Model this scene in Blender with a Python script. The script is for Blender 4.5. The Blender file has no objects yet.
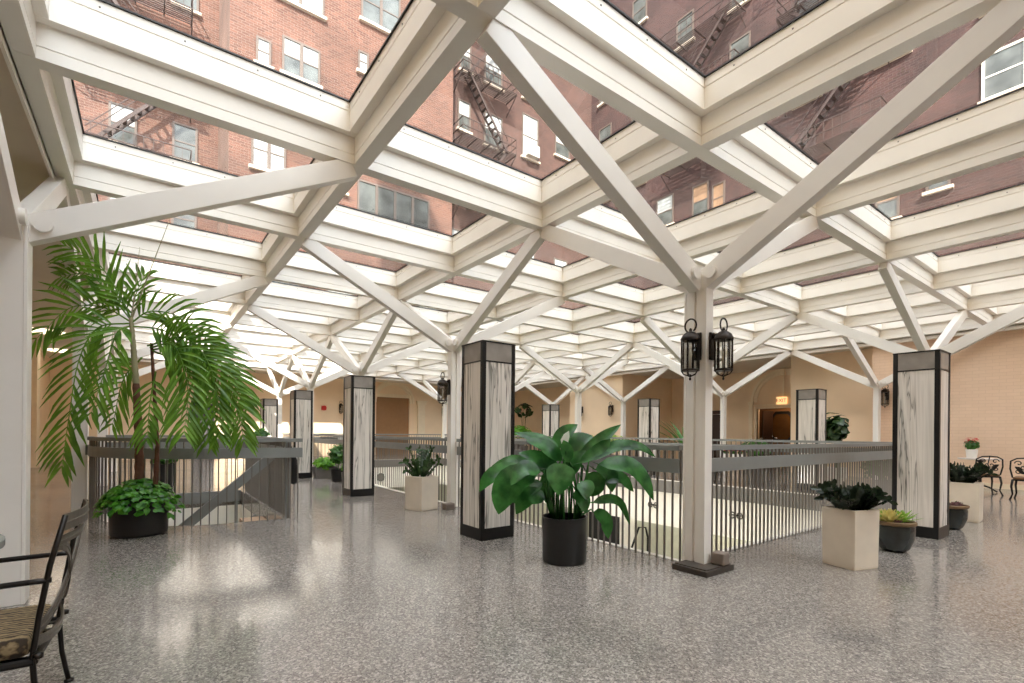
import bpy, bmesh, math, random
from mathutils import Vector, Matrix, Euler, noise
C = bpy.context.scene.collection
SC = bpy.context.scene
PI = math.pi

# ------------------------------------------------------------------ camera
FPX, HY = 491.93, 432.5                      # focal length in pixels and horizon row of a 1024x683 frame
CAM = Vector((-3.7435, -2.4187, 1.1316))
cam = bpy.data.objects.new('camera', bpy.data.cameras.new('camera'))
C.objects.link(cam)
cam.data.sensor_fit = 'HORIZONTAL'; cam.data.sensor_width = 36.0
cam.data.lens = FPX / 1024 * 36.0
cam.data.shift_y = (HY - 341.5) / 1024
cam.data.shift_x = 0.85 / 1024
cam.data.clip_end = 300
cam.location = CAM
cam.rotation_euler = (Matrix.Rotation(-(PI/2 - 0.9333), 3, 'Z') @ Matrix.Rotation(PI/2, 3, 'X') @ Matrix.Rotation(0.0094, 3, 'Z')).to_euler()
SC.camera = cam

# ------------------------------------------------------------------ sky, sun, exposure
SC.view_settings.view_transform = 'Standard'
SC.view_settings.look = 'None'
SC.view_settings.gamma = 1.0
SC.view_settings.use_curve_mapping = False
SC.view_settings.exposure = 1.03
w = bpy.data.worlds.new('sky'); SC.world = w; w.use_nodes = True
bg = w.node_tree.nodes['Background']
bg.inputs['Color'].default_value = (0.89, 0.95, 1.0, 1)
_nt = w.node_tree; _tc = _nt.nodes.new('ShaderNodeTexCoord'); _dp = _nt.nodes.new('ShaderNodeVectorMath'); _dp.operation = 'DOT_PRODUCT'
_dp.inputs[1].default_value = (.15, -.90, .40)          # the sky is brighter on the open, sunward side
_mr = _nt.nodes.new('ShaderNodeMapRange'); _mr.inputs[1].default_value = -.6; _mr.inputs[2].default_value = .9; _mr.inputs[3].default_value = 1.7; _mr.inputs[4].default_value = 3.7
_nt.links.new(_tc.outputs['Generated'], _dp.inputs[0]); _nt.links.new(_dp.outputs['Value'], _mr.inputs[0]); _nt.links.new(_mr.outputs[0], bg.inputs['Strength'])
sun = bpy.data.objects.new('sun', bpy.data.lights.new('sun', 'SUN')); C.objects.link(sun)
sun.data.energy = 7.0; sun.data.angle = 0.012; sun.data.color = (1.0, 0.93, 0.82)
sun.rotation_euler = Vector((.40, .62, -.66)).to_track_quat('-Z', 'Y').to_euler()
SC.cycles.max_bounces = 14; SC.cycles.diffuse_bounces = 11; SC.cycles.glossy_bounces = 3
SC.cycles.transparent_max_bounces = 12
SC.cycles.sample_clamp_indirect = 8.0
SC.cycles.caustics_reflective = False; SC.cycles.caustics_refractive = False

# ------------------------------------------------------------------ materials
def lin(r, g, b):
    f = lambda c: (c/255/12.92) if c/255 <= .04045 else ((c/255+.055)/1.055)**2.4
    return (f(r), f(g), f(b), 1)
def new_mat(name):
    m = bpy.data.materials.new(name); m.use_nodes = True
    nt = m.node_tree
    return m, nt, nt.nodes['Principled BSDF']
def N(nt, t, **kw):
    n = nt.nodes.new(t)
    for k, v in kw.items(): setattr(n, k, v)
    return n
def ramp(nt, fac, stops):
    r = N(nt, 'ShaderNodeValToRGB'); els = r.color_ramp.elements
    while len(els) < len(stops): els.new(.5)
    for e, (p, c) in zip(els, stops): e.position = p; e.color = c
    nt.links.new(fac, r.inputs['Fac']); return r.outputs['Color']
def simple(name, rgb, rough=.5, metal=0, var=.06, scale=6, spec=.5, bump=0, coat=0):
    m, nt, b = new_mat(name)
    c = lin(*rgb)
    tc = N(nt, 'ShaderNodeTexCoord'); no = N(nt, 'ShaderNodeTexNoise')
    no.inputs['Scale'].default_value = scale; no.inputs['Detail'].default_value = 4
    nt.links.new(tc.outputs['Object'], no.inputs['Vector'])
    lo = tuple(x*(1-var) for x in c[:3])+(1,); hi = tuple(min(1, x*(1+var)) for x in c[:3])+(1,)
    nt.links.new(ramp(nt, no.outputs['Fac'], [(.3, lo), (.7, hi)]), b.inputs['Base Color'])
    b.inputs['Roughness'].default_value = rough; b.inputs['Metallic'].default_value = metal
    b.inputs['Specular IOR Level'].default_value = spec; b.inputs['Coat Weight'].default_value = coat
    if bump:
        bp = N(nt, 'ShaderNodeBump'); bp.inputs['Strength'].default_value = bump; bp.inputs['Distance'].default_value = .01
        nt.links.new(no.outputs['Fac'], bp.inputs['Height']); nt.links.new(bp.outputs['Normal'], b.inputs['Normal'])
    return m
def bricks(name, c1, c2, mortar, axis, bw, bh, msize=.012, rough=.85, bump=.3, big=.25):
    """brick courses on a vertical wall; axis = which horizontal world axis runs along it"""
    m, nt, b = new_mat(name)
    tc = N(nt, 'ShaderNodeTexCoord'); sp = N(nt, 'ShaderNodeSeparateXYZ'); cb = N(nt, 'ShaderNodeCombineXYZ')
    nt.links.new(tc.outputs['Object'], sp.inputs[0])
    nt.links.new(sp.outputs[axis], cb.inputs[0]); nt.links.new(sp.outputs['Z'], cb.inputs[1])
    br = N(nt, 'ShaderNodeTexBrick')
    br.inputs['Color1'].default_value = lin(*c1); br.inputs['Color2'].default_value = lin(*c2); br.inputs['Mortar'].default_value = lin(*mortar)
    br.inputs['Scale'].default_value = 1; br.inputs['Brick Width'].default_value = bw; br.inputs['Row Height'].default_value = bh
    br.inputs['Mortar Size'].default_value = msize; br.inputs['Mortar Smooth'].default_value = .3
    nt.links.new(cb.outputs[0], br.inputs['Vector'])
    no = N(nt, 'ShaderNodeTexNoise'); no.inputs['Scale'].default_value = .55; no.inputs['Detail'].default_value = 5
    nt.links.new(tc.outputs['Object'], no.inputs['Vector'])
    mx = N(nt, 'ShaderNodeMix', data_type='RGBA', blend_type='MULTIPLY'); mx.inputs[0].default_value = 1
    nt.links.new(br.outputs['Color'], mx.inputs[6])
    nt.links.new(ramp(nt, no.outputs['Fac'], [(.3, (1-big, 1-big, 1-big, 1)), (.7, (1, 1, 1, 1))]), mx.inputs[7])
    nt.links.new(mx.outputs[2], b.inputs['Base Color'])
    b.inputs['Roughness'].default_value = rough
    bp = N(nt, 'ShaderNodeBump'); bp.inputs['Strength'].default_value = bump; bp.inputs['Distance'].default_value = .01; bp.invert = True
    nt.links.new(br.outputs['Fac'], bp.inputs['Height']); nt.links.new(bp.outputs['Normal'], b.inputs['Normal'])
    return m
def leafy(name, dark, light, rough=.35, scale=5):
    m, nt, b = new_mat(name)
    tc = N(nt, 'ShaderNodeTexCoord'); no = N(nt, 'ShaderNodeTexNoise'); no.inputs['Scale'].default_value = scale; no.inputs['Detail'].default_value = 3
    nt.links.new(tc.outputs['Object'], no.inputs['Vector'])
    nt.links.new(ramp(nt, no.outputs['Fac'], [(.35, lin(*dark)), (.65, lin(*light))]), b.inputs['Base Color'])
    b.inputs['Roughness'].default_value = rough
    tr = N(nt, 'ShaderNodeBsdfTranslucent'); tr.inputs['Color'].default_value = lin(*[min(255, int(c*1.15)) for c in light])
    ad = N(nt, 'ShaderNodeMixShader'); ad.inputs[0].default_value = .28
    out = nt.nodes['Material Output']
    nt.links.new(b.outputs[0], ad.inputs[1]); nt.links.new(tr.outputs[0], ad.inputs[2]); nt.links.new(ad.outputs[0], out.inputs[0])
    return m
def glass_mat(name, tint=(.94, .95, .95), gloss=1.0, rough=.02, ior=1.45):
    m, nt, b = new_mat(name); nt.nodes.remove(b)
    t = N(nt, 'ShaderNodeBsdfTransparent'); t.inputs[0].default_value = tint+(1,)
    g = N(nt, 'ShaderNodeBsdfGlossy'); g.inputs['Roughness'].default_value = rough; g.inputs[0].default_value = (gloss, gloss, gloss, 1)
    f = N(nt, 'ShaderNodeFresnel'); f.inputs[0].default_value = ior
    mx = N(nt, 'ShaderNodeMixShader'); out = nt.nodes['Material Output']
    ge = N(nt, 'ShaderNodeNewGeometry'); iv = N(nt, 'ShaderNodeMath', operation='SUBTRACT'); iv.inputs[0].default_value = 1
    nt.links.new(ge.outputs['Backfacing'], iv.inputs[1])
    mu = N(nt, 'ShaderNodeMath', operation='MULTIPLY'); nt.links.new(f.outputs[0], mu.inputs[0]); nt.links.new(iv.outputs[0], mu.inputs[1])
    nt.links.new(mu.outputs[0], mx.inputs[0]); nt.links.new(t.outputs[0], mx.inputs[1]); nt.links.new(g.outputs[0], mx.inputs[2])
    nt.links.new(mx.outputs[0], out.inputs[0])
    return m

M = {}
M['white'] = simple('white_paint', (238, 234, 226), .42, var=.025, scale=3)
M['col'] = simple('white_steel_paint', (236, 232, 225), .35, var=.025, scale=4)
M['gasket'] = simple('black_gasket', (28, 26, 25), .5)
M['soffit'] = simple('soffit_plaster', (206, 196, 178), .85, var=.04, scale=2)
M['peach'] = simple('peach_wall_paint', (236, 212, 180), .75, var=.05, scale=1.3)
M['brickX'] = bricks('painted_brick_right', (240, 210, 182), (236, 206, 177), (229, 199, 171), 'Y', .22, .075, .006, .6, .25, .1)
M['peachtrim'] = simple('peach_trim_paint', (236, 220, 192), .6, var=.04)
M['cream'] = simple('cream_plaster', (244, 240, 230), .75, var=.03)
M['slab'] = simple('grey_slab_edge', (112, 108, 103), .6)
M['kerb'] = simple('pale_kerb', (214, 208, 198), .6)
M['rail'] = simple('grey_rail_paint', (130, 132, 130), .42, var=.06)
M['baluster'] = simple('dark_baluster_paint', (112, 106, 99), .45)
M['black'] = simple('black_metal', (26, 25, 25), .4, metal=.2)
M['bronze'] = simple('dark_bronze', (44, 37, 32), .4, metal=.6)
M['iron'] = simple('black_iron', (38, 34, 31), .34, metal=.5)
M['strap'] = simple('highlit_bronze_strap', (96, 89, 80), .34, metal=.55)  # lighter than the frame iron: metal highlights put into the base colour
M['plate'] = simple('dark_plate', (70, 62, 56), .5, metal=.2)
M['box'] = simple('grey_brown_box', (124, 112, 103), .6)
M['lglass'] = glass_mat('lantern_glass', (.80, .80, .78), .9, .05)
M['glass'] = glass_mat('skylight_glass', (.93, .93, .93), .55, .015, 1.4)
M['bulb'] = simple('candle_bulb', (240, 235, 220), .3)
M['blackpot'] = simple('black_pot', (22, 21, 20), .38, var=.1)
M['planter'] = simple('cream_planter_stone', (226, 214, 196), .6, var=.07, scale=4, bump=.15)
M['bowl'] = simple('dark_glazed_bowl', (42, 47, 46), .22, var=.2, scale=10, coat=.3)
M['bowlrim'] = simple('brown_bowl_rim', (122, 98, 70), .5, var=.15, scale=14)
M['greypot'] = simple('grey_trough', (116, 112, 110), .6)
M['whitepot'] = simple('white_ceramic', (238, 236, 230), .3)
M['soil'] = simple('potting_soil', (48, 38, 30), .95, var=.4, scale=30, bump=.6)
M['trunk'] = simple('palm_bark', (98, 62, 44), .7, var=.35, scale=12, bump=.5)
M['crownshaft'] = simple('pale_palm_stem', (146, 140, 104), .55, var=.15)
M['palm'] = leafy('palm_leaf', (50, 92, 26), (116, 160, 54), .36)
M['pothos'] = leafy('ground_cover_leaf', (26, 82, 22), (92, 158, 44), .35, 14)
M['lily'] = leafy('peace_lily_leaf', (16, 58, 24), (66, 126, 58), .26, 9)
M['spathe'] = leafy('white_spathe', (226, 226, 214), (244, 244, 236), .5)
M['zz'] = leafy('dark_zz_leaf', (20, 28, 20), (44, 56, 38), .22, 12)
M['zzg'] = leafy('green_zz_leaf', (26, 44, 24), (66, 92, 52), .25, 8)
M['succ'] = leafy('bright_succulent', (84, 140, 40), (146, 184, 72), .4, 20)
M['succp'] = leafy('purple_succulent', (86, 56, 62), (140, 104, 104), .4, 20)
M['succy'] = leafy('yellow_succulent', (170, 160, 84), (206, 192, 120), .45, 20)
M['fern'] = leafy('fern_leaf', (58, 122, 28), (122, 180, 52), .45, 8)
M['shrub'] = leafy('shrub_leaf', (28, 74, 24), (74, 128, 44), .4, 8)
M['hedge'] = leafy('hedge_leaf', (112, 150, 48), (176, 196, 92), .45, 6)
M['red'] = leafy('red_flower', (170, 32, 36), (214, 62, 62), .5, 20)
M['pink'] = leafy('pale_flower', (226, 190, 180), (240, 220, 210), .5, 20)
M['alarm'] = simple('red_alarm', (196, 40, 34), .4)
M['door'] = simple('dark_brown_door', (58, 38, 28), .5)
M['panel'] = simple('brown_shutter', (150, 112, 74), .5, var=.05)
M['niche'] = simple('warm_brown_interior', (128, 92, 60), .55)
M['mirror'] = simple('dim_mirror', (112, 80, 46), .15, metal=.4)
M['wood'] = simple('brown_wood_seat', (112, 78, 48), .5, var=.2)
M['tabletop'] = simple('pale_stone_top', (214, 206, 200), .3)
M['greytop'] = simple('grey_stone_top', (132, 134, 128), .45, var=.2, scale=20)
M['carpet'] = simple('olive_carpet', (106, 106, 88), .95, var=.1, scale=30)
M['lowwall'] = simple('grey_green_wall', (190, 190, 172), .7)
M['sofa'] = simple('dark_grey_fabric', (72, 66, 60), .9)
M['step'] = simple('tan_step', (178, 150, 124), .6)
M['greydoor'] = simple('dark_grey_door', (82, 80, 82), .5)
M['roof'] = simple('roof_membrane', (150, 146, 140), .9)
M['brickA'] = bricks('orange_red_brick', (120, 80, 65), (94, 61, 50), (124, 104, 92), 'X', .3, .11, .014, big=.4)
M['brickY'] = bricks('dark_red_brick', (84, 55, 50), (64, 42, 39), (88, 73, 70), 'Y', .3, .11, .014, big=.45)
M['brickD'] = bricks('brown_brick', (96, 64, 55), (76, 50, 44), (100, 84, 76), 'X', .3, .11, .014, big=.4)
M['buff'] = bricks('buff_brick', (232, 206, 168), (226, 198, 158), (214, 192, 160), 'Y', .23, .085, .01, big=.12)
M['sash'] = simple('brown_sash', (96, 84, 76), .6)
M['sashw'] = simple('white_sash', (220, 216, 206), .5)
M['pane'] = simple('curtained_pane', (176, 180, 178), .12, var=.25, scale=1.5)
M['paned'] = simple('dim_pane', (84, 88, 86), .1, var=.5, scale=1.5)
M['panew'] = simple('warm_pane', (150, 122, 98), .2, var=.2, scale=2)
M['sill'] = simple('stone_sill', (204, 190, 172), .8)
M['escape'] = simple('rusty_black_iron', (66, 52, 48), .7, var=.2)
M['ac'] = simple('ac_housing', (190, 186, 176), .6)
M['wire'] = simple('pale_wire', (190, 182, 170), .6)

def marble(name):
    m, nt, b = new_mat(name)
    tc = N(nt, 'ShaderNodeTexCoord'); oi = N(nt, 'ShaderNodeObjectInfo'); va = N(nt, 'ShaderNodeVectorMath', operation='MULTIPLY_ADD')
    mp = N(nt, 'ShaderNodeMapping'); mp.inputs['Scale'].default_value = (7.5, 7.5, .36)
    cb = N(nt, 'ShaderNodeCombineXYZ')
    mu = N(nt, 'ShaderNodeMath', operation='MULTIPLY'); mu.inputs[1].default_value = 37
    nt.links.new(oi.outputs['Random'], mu.inputs[0]); nt.links.new(mu.outputs[0], cb.inputs[0]); nt.links.new(mu.outputs[0], cb.inputs[2])
    ad = N(nt, 'ShaderNodeVectorMath', operation='ADD')
    nt.links.new(tc.outputs['Object'], mp.inputs[0]); nt.links.new(mp.outputs[0], ad.inputs[0]); nt.links.new(cb.outputs[0], ad.inputs[1])
    no = N(nt, 'ShaderNodeTexNoise'); no.inputs['Scale'].default_value = 1; no.inputs['Detail'].default_value = 4; no.inputs['Roughness'].default_value = .55; no.inputs['Distortion'].default_value = .55
    nt.links.new(ad.outputs[0], no.inputs['Vector'])
    pale, mid, dk = lin(240, 235, 228), lin(206, 200, 192), lin(84, 84, 78)
    col = ramp(nt, no.outputs['Fac'], [(.28, pale), (.37, lin(228, 222, 214)), (.41, lin(200, 196, 188)), (.42, dk), (.43, lin(216, 211, 203)), (.52, pale), (.598, lin(214, 208, 200)), (.608, lin(120, 118, 110)), (.62, pale), (.72, lin(216, 210, 201))])
    nt.links.new(col, b.inputs['Base Color'])
    b.inputs['Roughness'].default_value = .16
    return m
M['marble'] = marble('striped_marble')
M['band'] = simple('grey_slate_band', (156, 150, 144), .25, var=.12, scale=8)

def terrazzo():
    m, nt, b = new_mat('terrazzo')
    tc = N(nt, 'ShaderNodeTexCoord')
    vo = N(nt, 'ShaderNodeTexVoronoi'); vo.inputs['Scale'].default_value = 95
    nt.links.new(tc.outputs['Object'], vo.inputs['Vector'])
    bw = N(nt, 'ShaderNodeRGBToBW'); nt.links.new(vo.outputs['Color'], bw.inputs[0])
    col = ramp(nt, bw.outputs[0], [(.2, lin(78, 74, 70)), (.36, lin(117, 111, 105)), (.52, lin(136, 129, 122)), (.66, lin(151, 144, 137)), (.8, lin(194, 187, 178))])
    v2 = N(nt, 'ShaderNodeTexVoronoi'); v2.inputs['Scale'].default_value = 230
    nt.links.new(tc.outputs['Object'], v2.inputs['Vector'])
    b2 = N(nt, 'ShaderNodeRGBToBW'); nt.links.new(v2.outputs['Color'], b2.inputs[0])
    c2 = ramp(nt, b2.outputs[0], [(.25, lin(105, 100, 95)), (.6, lin(144, 137, 131)), (.8, lin(182, 174, 166))])
    mx = N(nt, 'ShaderNodeMix', data_type='RGBA'); mx.inputs[0].default_value = .45
    nt.links.new(col, mx.inputs[6]); nt.links.new(c2, mx.inputs[7])
    no = N(nt, 'ShaderNodeTexNoise'); no.inputs['Scale'].default_value = .8; no.inputs['Detail'].default_value = 5
    nt.links.new(tc.outputs['Object'], no.inputs['Vector'])
    m2 = N(nt, 'ShaderNodeMix', data_type='RGBA', blend_type='MULTIPLY'); m2.inputs[0].default_value = 1
    nt.links.new(mx.outputs[2], m2.inputs[6]); nt.links.new(ramp(nt, no.outputs['Fac'], [(.3, (.86, .86, .86, 1)), (.7, (1, 1, 1, 1))]), m2.inputs[7])
    nt.links.new(m2.outputs[2], b.inputs['Base Color'])
    nt.links.new(ramp(nt, no.outputs['Fac'], [(.3, (.10, .10, .10, 1)), (.7, (.17, .17, .17, 1))]), b.inputs['Roughness'])
    b.inputs['Specular IOR Level'].default_value = .85
    return m
M['terrazzo'] = terrazzo()
def animal():
    m, nt, b = new_mat('tiger_print_cushion')
    tc = N(nt, 'ShaderNodeTexCoord'); wv = N(nt, 'ShaderNodeTexWave', bands_direction='Y')
    wv.inputs['Scale'].default_value = 13; wv.inputs['Distortion'].default_value = 7; wv.inputs['Detail'].default_value = 3; wv.inputs['Detail Scale'].default_value = 1.6
    nt.links.new(tc.outputs['Object'], wv.inputs['Vector'])
    nt.links.new(ramp(nt, wv.outputs['Fac'], [(.2, lin(62, 50, 36)), (.5, lin(112, 92, 64)), (.85, lin(146, 126, 92))]), b.inputs['Base Color'])
    b.inputs['Roughness'].default_value = .85
    return m
M['print'] = animal()

# ------------------------------------------------------------------ mesh helpers
class MB:
    def __init__(s): s.v = []; s.f = []; s.mi = []
    def add(s, vs, fs, mi=0):
        o = len(s.v); s.v += [tuple(v) for v in vs]
        for f in fs: s.f.append(tuple(i+o for i in f)); s.mi.append(mi)
        return s
    def box(s, x0, x1, y0, y1, z0, z1, mi=0, mat=None):
        vs = [(x, y, z) for z in (z0, z1) for y in (y0, y1) for x in (x0, x1)]
        if mat is not None: vs = [mat @ Vector(v) for v in vs]
        return s.add(vs, [(0, 2, 3, 1), (4, 5, 7, 6), (0, 1, 5, 4), (2, 6, 7, 3), (0, 4, 6, 2), (1, 3, 7, 5)], mi)
    def cbox(s, c, size, mi=0, rz=0):
        m = Matrix.Translation(Vector(c)) @ Matrix.Rotation(rz, 4, 'Z')
        a, b, d = (q/2 for q in size)
        return s.box(-a, a, -b, b, -d, d, mi, m)
    def bar(s, p, q, wd, dp, up=(0, 0, 1), mi=0):
        """rectangular bar from p to q; wd = width across, dp = depth in the up plane"""
        p, q = Vector(p), Vector(q); d = q-p; L = d.length; d.normalize(); up = Vector(up)
        if abs(d.dot(up)) > .98: up = Vector((1, 0, 0))
        r = d.cross(up).normalized(); u = r.cross(d)
        vs = [b + r*(sx*wd/2) + u*(sz*dp/2) for b in (p, q) for sx, sz in ((-1, -1), (1, -1), (1, 1), (-1, 1))]
        return s.add(vs, [(0, 1, 2, 3), (7, 6, 5, 4), (0, 4, 5, 1), (1, 5, 6, 2), (2, 6, 7, 3), (3, 7, 4, 0)], mi)
    def prism(s, poly, axis, a0, a1, mi=0):
        """extrude a 2D outline: axis 'x' outline=(y,z), 'y' outline=(x,z), 'z' outline=(x,y)"""
        P = {'x': lambda u, v, t: (t, u, v), 'y': lambda u, v, t: (u, t, v), 'z': lambda u, v, t: (u, v, t)}[axis]
        n = len(poly)
        vs = [P(u, v, a0) for u, v in poly]+[P(u, v, a1) for u, v in poly]
        fs = [(i, (i+1) % n, n+(i+1) % n, n+i) for i in range(n)]+[tuple(range(n-1, -1, -1)), tuple(range(n, 2*n))]
        return s.add(vs, fs, mi)
    def lathe(s, prof, c=(0, 0, 0), n=24, mi=0, sx=1, sy=1):
        k = len(prof)
        vs = [(c[0]+r*math.cos(2*PI*i/n)*sx, c[1]+r*math.sin(2*PI*i/n)*sy, c[2]+z) for i in range(n) for r, z in prof]
        fs = [(i*k+j, ((i+1) % n)*k+j, ((i+1) % n)*k+j+1, i*k+j+1) for i in range(n) for j in range(k-1)]
        fs += [tuple(i*k for i in range(n-1, -1, -1)), tuple(i*k+k-1 for i in range(n))]
        return s.add(vs, fs, mi)
    def tube(s, pts, r, n=8, mi=0, closed=False):
        pts = [Vector(p) for p in pts]; m = len(pts); rs = r if isinstance(r, (list, tuple)) else [r]*m
        vs = []; prev = None
        for i, p in enumerate(pts):
            if closed: t = pts[(i+1) % m]-pts[i-1]
            else: t = pts[min(i+1, m-1)]-pts[max(i-1, 0)]
            t.normalize()
            if prev is None:
                ref = Vector((0, 0, 1)) if abs(t.z) < .9 else Vector((1, 0, 0))
                a = t.cross(ref).normalized()
            else:
                a = (prev-t*prev.dot(t)).normalized()
            prev = a; b = t.cross(a)
            vs += [p+(a*math.cos(2*PI*k/n)+b*math.sin(2*PI*k/n))*rs[i] for k in range(n)]
        fs = []
        for i in range(m if closed else m-1):
            j = (i+1) % m
            fs += [(i*n+k, i*n+(k+1) % n, j*n+(k+1) % n, j*n+k) for k in range(n)]
        if not closed: fs += [tuple(range(n-1, -1, -1)), tuple(range((m-1)*n, m*n))]
        return s.add(vs, fs, mi)
    def leaf(s, pts, ws, nrm=(0, 0, 1), fold=.25, mi=0):
        """blade along pts with half-widths ws, folded along its midrib"""
        pts = [Vector(p) for p in pts]; m = len(pts); vs = []; up = Vector(nrm)
        for i, p in enumerate(pts):
            t = (pts[min(i+1, m-1)]-pts[max(i-1, 0)]).normalized()
            sd = t.cross(up)
            if sd.length < 1e-4: sd = t.cross(Vector((1, .3, 0)))
            sd.normalize(); n = sd.cross(t)
            vs += [p-sd*ws[i]+n*(ws[i]*fold), p, p+sd*ws[i]+n*(ws[i]*fold)]
        fs = []
        for i in range(m-1):
            fs += [(i*3, i*3+1, i*3+4, i*3+3), (i*3+1, i*3+2, i*3+5, i*3+4)]
        return s.add(vs, fs, mi)
    def build(s, name, mats, parent=None, smooth=False, bevel=0, loc=None, rz=0):
        me = bpy.data.meshes.new(name); me.from_pydata(s.v, [], s.f); me.update()
        for m in (mats if isinstance(mats, (list, tuple)) else [mats]): me.materials.append(m)
        me.polygons.foreach_set('material_index', s.mi)
        bm = bmesh.new(); bm.from_mesh(me); bmesh.ops.recalc_face_normals(bm, faces=bm.faces)
        bm.to_mesh(me); bm.free()
        if smooth:
            me.polygons.foreach_set('use_smooth', [True]*len(me.polygons))
        o = bpy.data.objects.new(name, me); C.objects.link(o)
        if smooth == 'auto':
            pass
        if bevel:
            b = o.modifiers.new('bevel', 'BEVEL'); b.width = bevel; b.segments = 2; b.limit_method = 'ANGLE'
        if parent: o.parent = parent
        if loc is not None: o.location = loc
        if rz: o.rotation_euler.z = rz
        return o
def sharp(o, ang=.7):
    """smooth shading with edges sharper than ang kept crisp"""
    me = o.data; bm = bmesh.new(); bm.from_mesh(me)
    for e in bm.edges: e.smooth = not (len(e.link_faces) == 2 and e.calc_face_angle(0) > ang)
    bm.to_mesh(me); bm.free()
    me.polygons.foreach_set('use_smooth', [True]*len(me.polygons)); return o
def thing(name, label, cat, loc=(0, 0, 0), rz=0, group=None):
    o = bpy.data.objects.new(name, None); C.objects.link(o); o.empty_display_size = .1
    o.location = loc; o.rotation_euler = (0, 0, rz)
    o['label'] = label; o['category'] = cat
    if group: o['group'] = group
    return o
def tag(o, label, cat, group=None):
    o['label'] = label; o['category'] = cat
    if group: o['group'] = group
    return o
def struct(o): o['kind'] = 'structure'; return o
def dup(root, loc, rz, label=None, scale=None):
    r = root.copy(); C.objects.link(r); r.location = loc; r.rotation_euler = (0, 0, rz)
    if label: r['label'] = label
    if scale: r.scale = (scale,)*3
    for ch in list(root.children):
        c = ch.copy(); C.objects.link(c); c.parent = r
        for g in list(ch.children):
            d = g.copy(); C.objects.link(d); d.parent = c
    return r

# ------------------------------------------------------------------ the grid of the roof
SA, SB, ZB = 2.19984, 2.04888, 3.5316          # coffer size along X and Y, underside of the beams
I0, I1, J0, J1 = -2, 5, -4, 9
XL, XR, YN, YF = -6.4, 11.3, -10.0, 20.3        # left wall, right wall, wall behind the camera, far wall
XN = 14.5                                       # back of the entrance recess
LH, UW, LW = .235, .13, .06                     # lower beam height, half widths of curb and beam
ZG = ZB+.50                                     # glass

# ------------------------------------------------------------------ floor with its two openings
WX0, WX1, WY0, WY1 = .06, 6.54, .17, 16.4       # the large well
TX0, TX1, TY0, TY1 = -4.25, -2.33, 4.38, 7.9    # the stairwell (its near-left corner is rounded)
fl = MB()
def slab(x0, x1, y0, y1): fl.box(x0, x1, y0, y1, -.25, 0)
slab(XL-.2, XN+2.0, YN, WY0)
slab(WX1, XN+2.0, WY0, WY1)
slab(XL-.2, XN+2.0, WY1, YF+.2)
slab(TX1, WX0, WY0, WY1)
slab(XL-.2, TX1, WY0, 4.0)
slab(XL-.2, TX1, TY1, WY1)
ell = [(-2.9-1.43*math.cos(math.radians(t)), 6-1.68*math.sin(math.radians(t))) for t in range(0, 91, 6)]
inn = [(-2.9-1.36*math.cos(math.radians(t)), 6-1.60*math.sin(math.radians(t))) for t in range(0, 91, 6)]
pl = [(XL-.2, 4.0), (TX1, 4.0), (TX1, 4.40)]+[(x, y) for x, y in reversed(inn)]+[(inn[0][0], TY1), (XL-.2, TY1)]
fl.prism(pl, 'z', -.25, 0)
struct(fl.build('floor', M['terrazzo']))
k = MB()
k.box(WX0-.004, WX0+.05, WY0, WY1, -.26, .006); k.box(WX1-.05, WX1+.004, WY0, WY1, -.26, .006)
k.box(WX0+.05, WX1-.05, WY0-.004, WY0+.05, -.26, .006); k.box(WX0+.05, WX1-.05, WY1-.05, WY1+.004, -.26, .006)
struct(k.build('trim_1', M['kerb']))
# fascias hanging below the slab round the well
f = MB()
f.box(WX1+.02, WX1+.2, WY0, WY1, -1.13, -.26)
f.box(WX0-.02, WX1+.02, WY1+.02, WY1+.2, -1.13, -.26)
struct(f.build('trim_2', M['cream']))
f = MB(); f.box(WX1-.062, WX1+.02, WY0+.06, WY1-.07, -.30, -.012); f.box(WX0+.06, WX1-.07, WY1-.062, WY1+.02, -.30, -.012)
struct(f.build('trim_3', M['slab']))
# lower level
f = MB(); f.box(XL, 13, -2, 20, -3.75, -3.6); struct(f.build('floor_lower', M['carpet']))
f = MB(); f.box(8.5, 8.7, -2, 8.15, -3.6, -.26); f.box(8.5, 8.7, 9.6, 20, -3.6, -.26); f.box(8.5, 8.7, 8.15, 9.6, -1.52, -.26)
struct(f.build('wall_lower_right', M['lowwall']))
f = MB(); f.box(-2.0, 8.5, 18.2, 18.4, -3.6, -.26); struct(f.build('wall_lower_far', M['lowwall']))
f = MB(); f.box(-2.2, -2.0, -2, 18.4, -3.6, -.26); struct(f.build('wall_lower_left', M['lowwall']))
f = MB(); f.box(-2.0, 8.5, -1.6, -1.4, -3.6, -.26); struct(f.build('wall_lower_near', M['lowwall']))
f = MB(); f.box(8.53, 8.6, 8.15, 9.6, -3.6, -1.52); f.box(8.515, 8.53, 8.85, 8.9, -3.6, -1.52); struct(f.build('door_1', M['black']))
f = MB(); f.box(8.44, 8.50, 7.55, 8.15, -3.6, -1.14); struct(f.build('trim_4', M['cream']))
# stairwell shaft
f = MB()
f.box(TX0-.25, TX1+.1, TY1+.0, TY1+.12, -3.6, -.25); f.box(TX1+.0, TX1+.12, TY0-.1, TY1, -3.6, -.25); f.box(TX0-.25, TX0-.12, TY0-.2, TY1, -3.6, -.25); f.box(TX0-.12, TX1, TY0-.35, TY0-.25, -3.6, -.25)
struct(f.build('wall_stairwell', M['cream']))
f = MB(); f.box(TX0-.02, TX1, TY1-.04, TY1+.01, -.18, .02); struct(f.build('trim_5', M['rail']))

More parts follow.
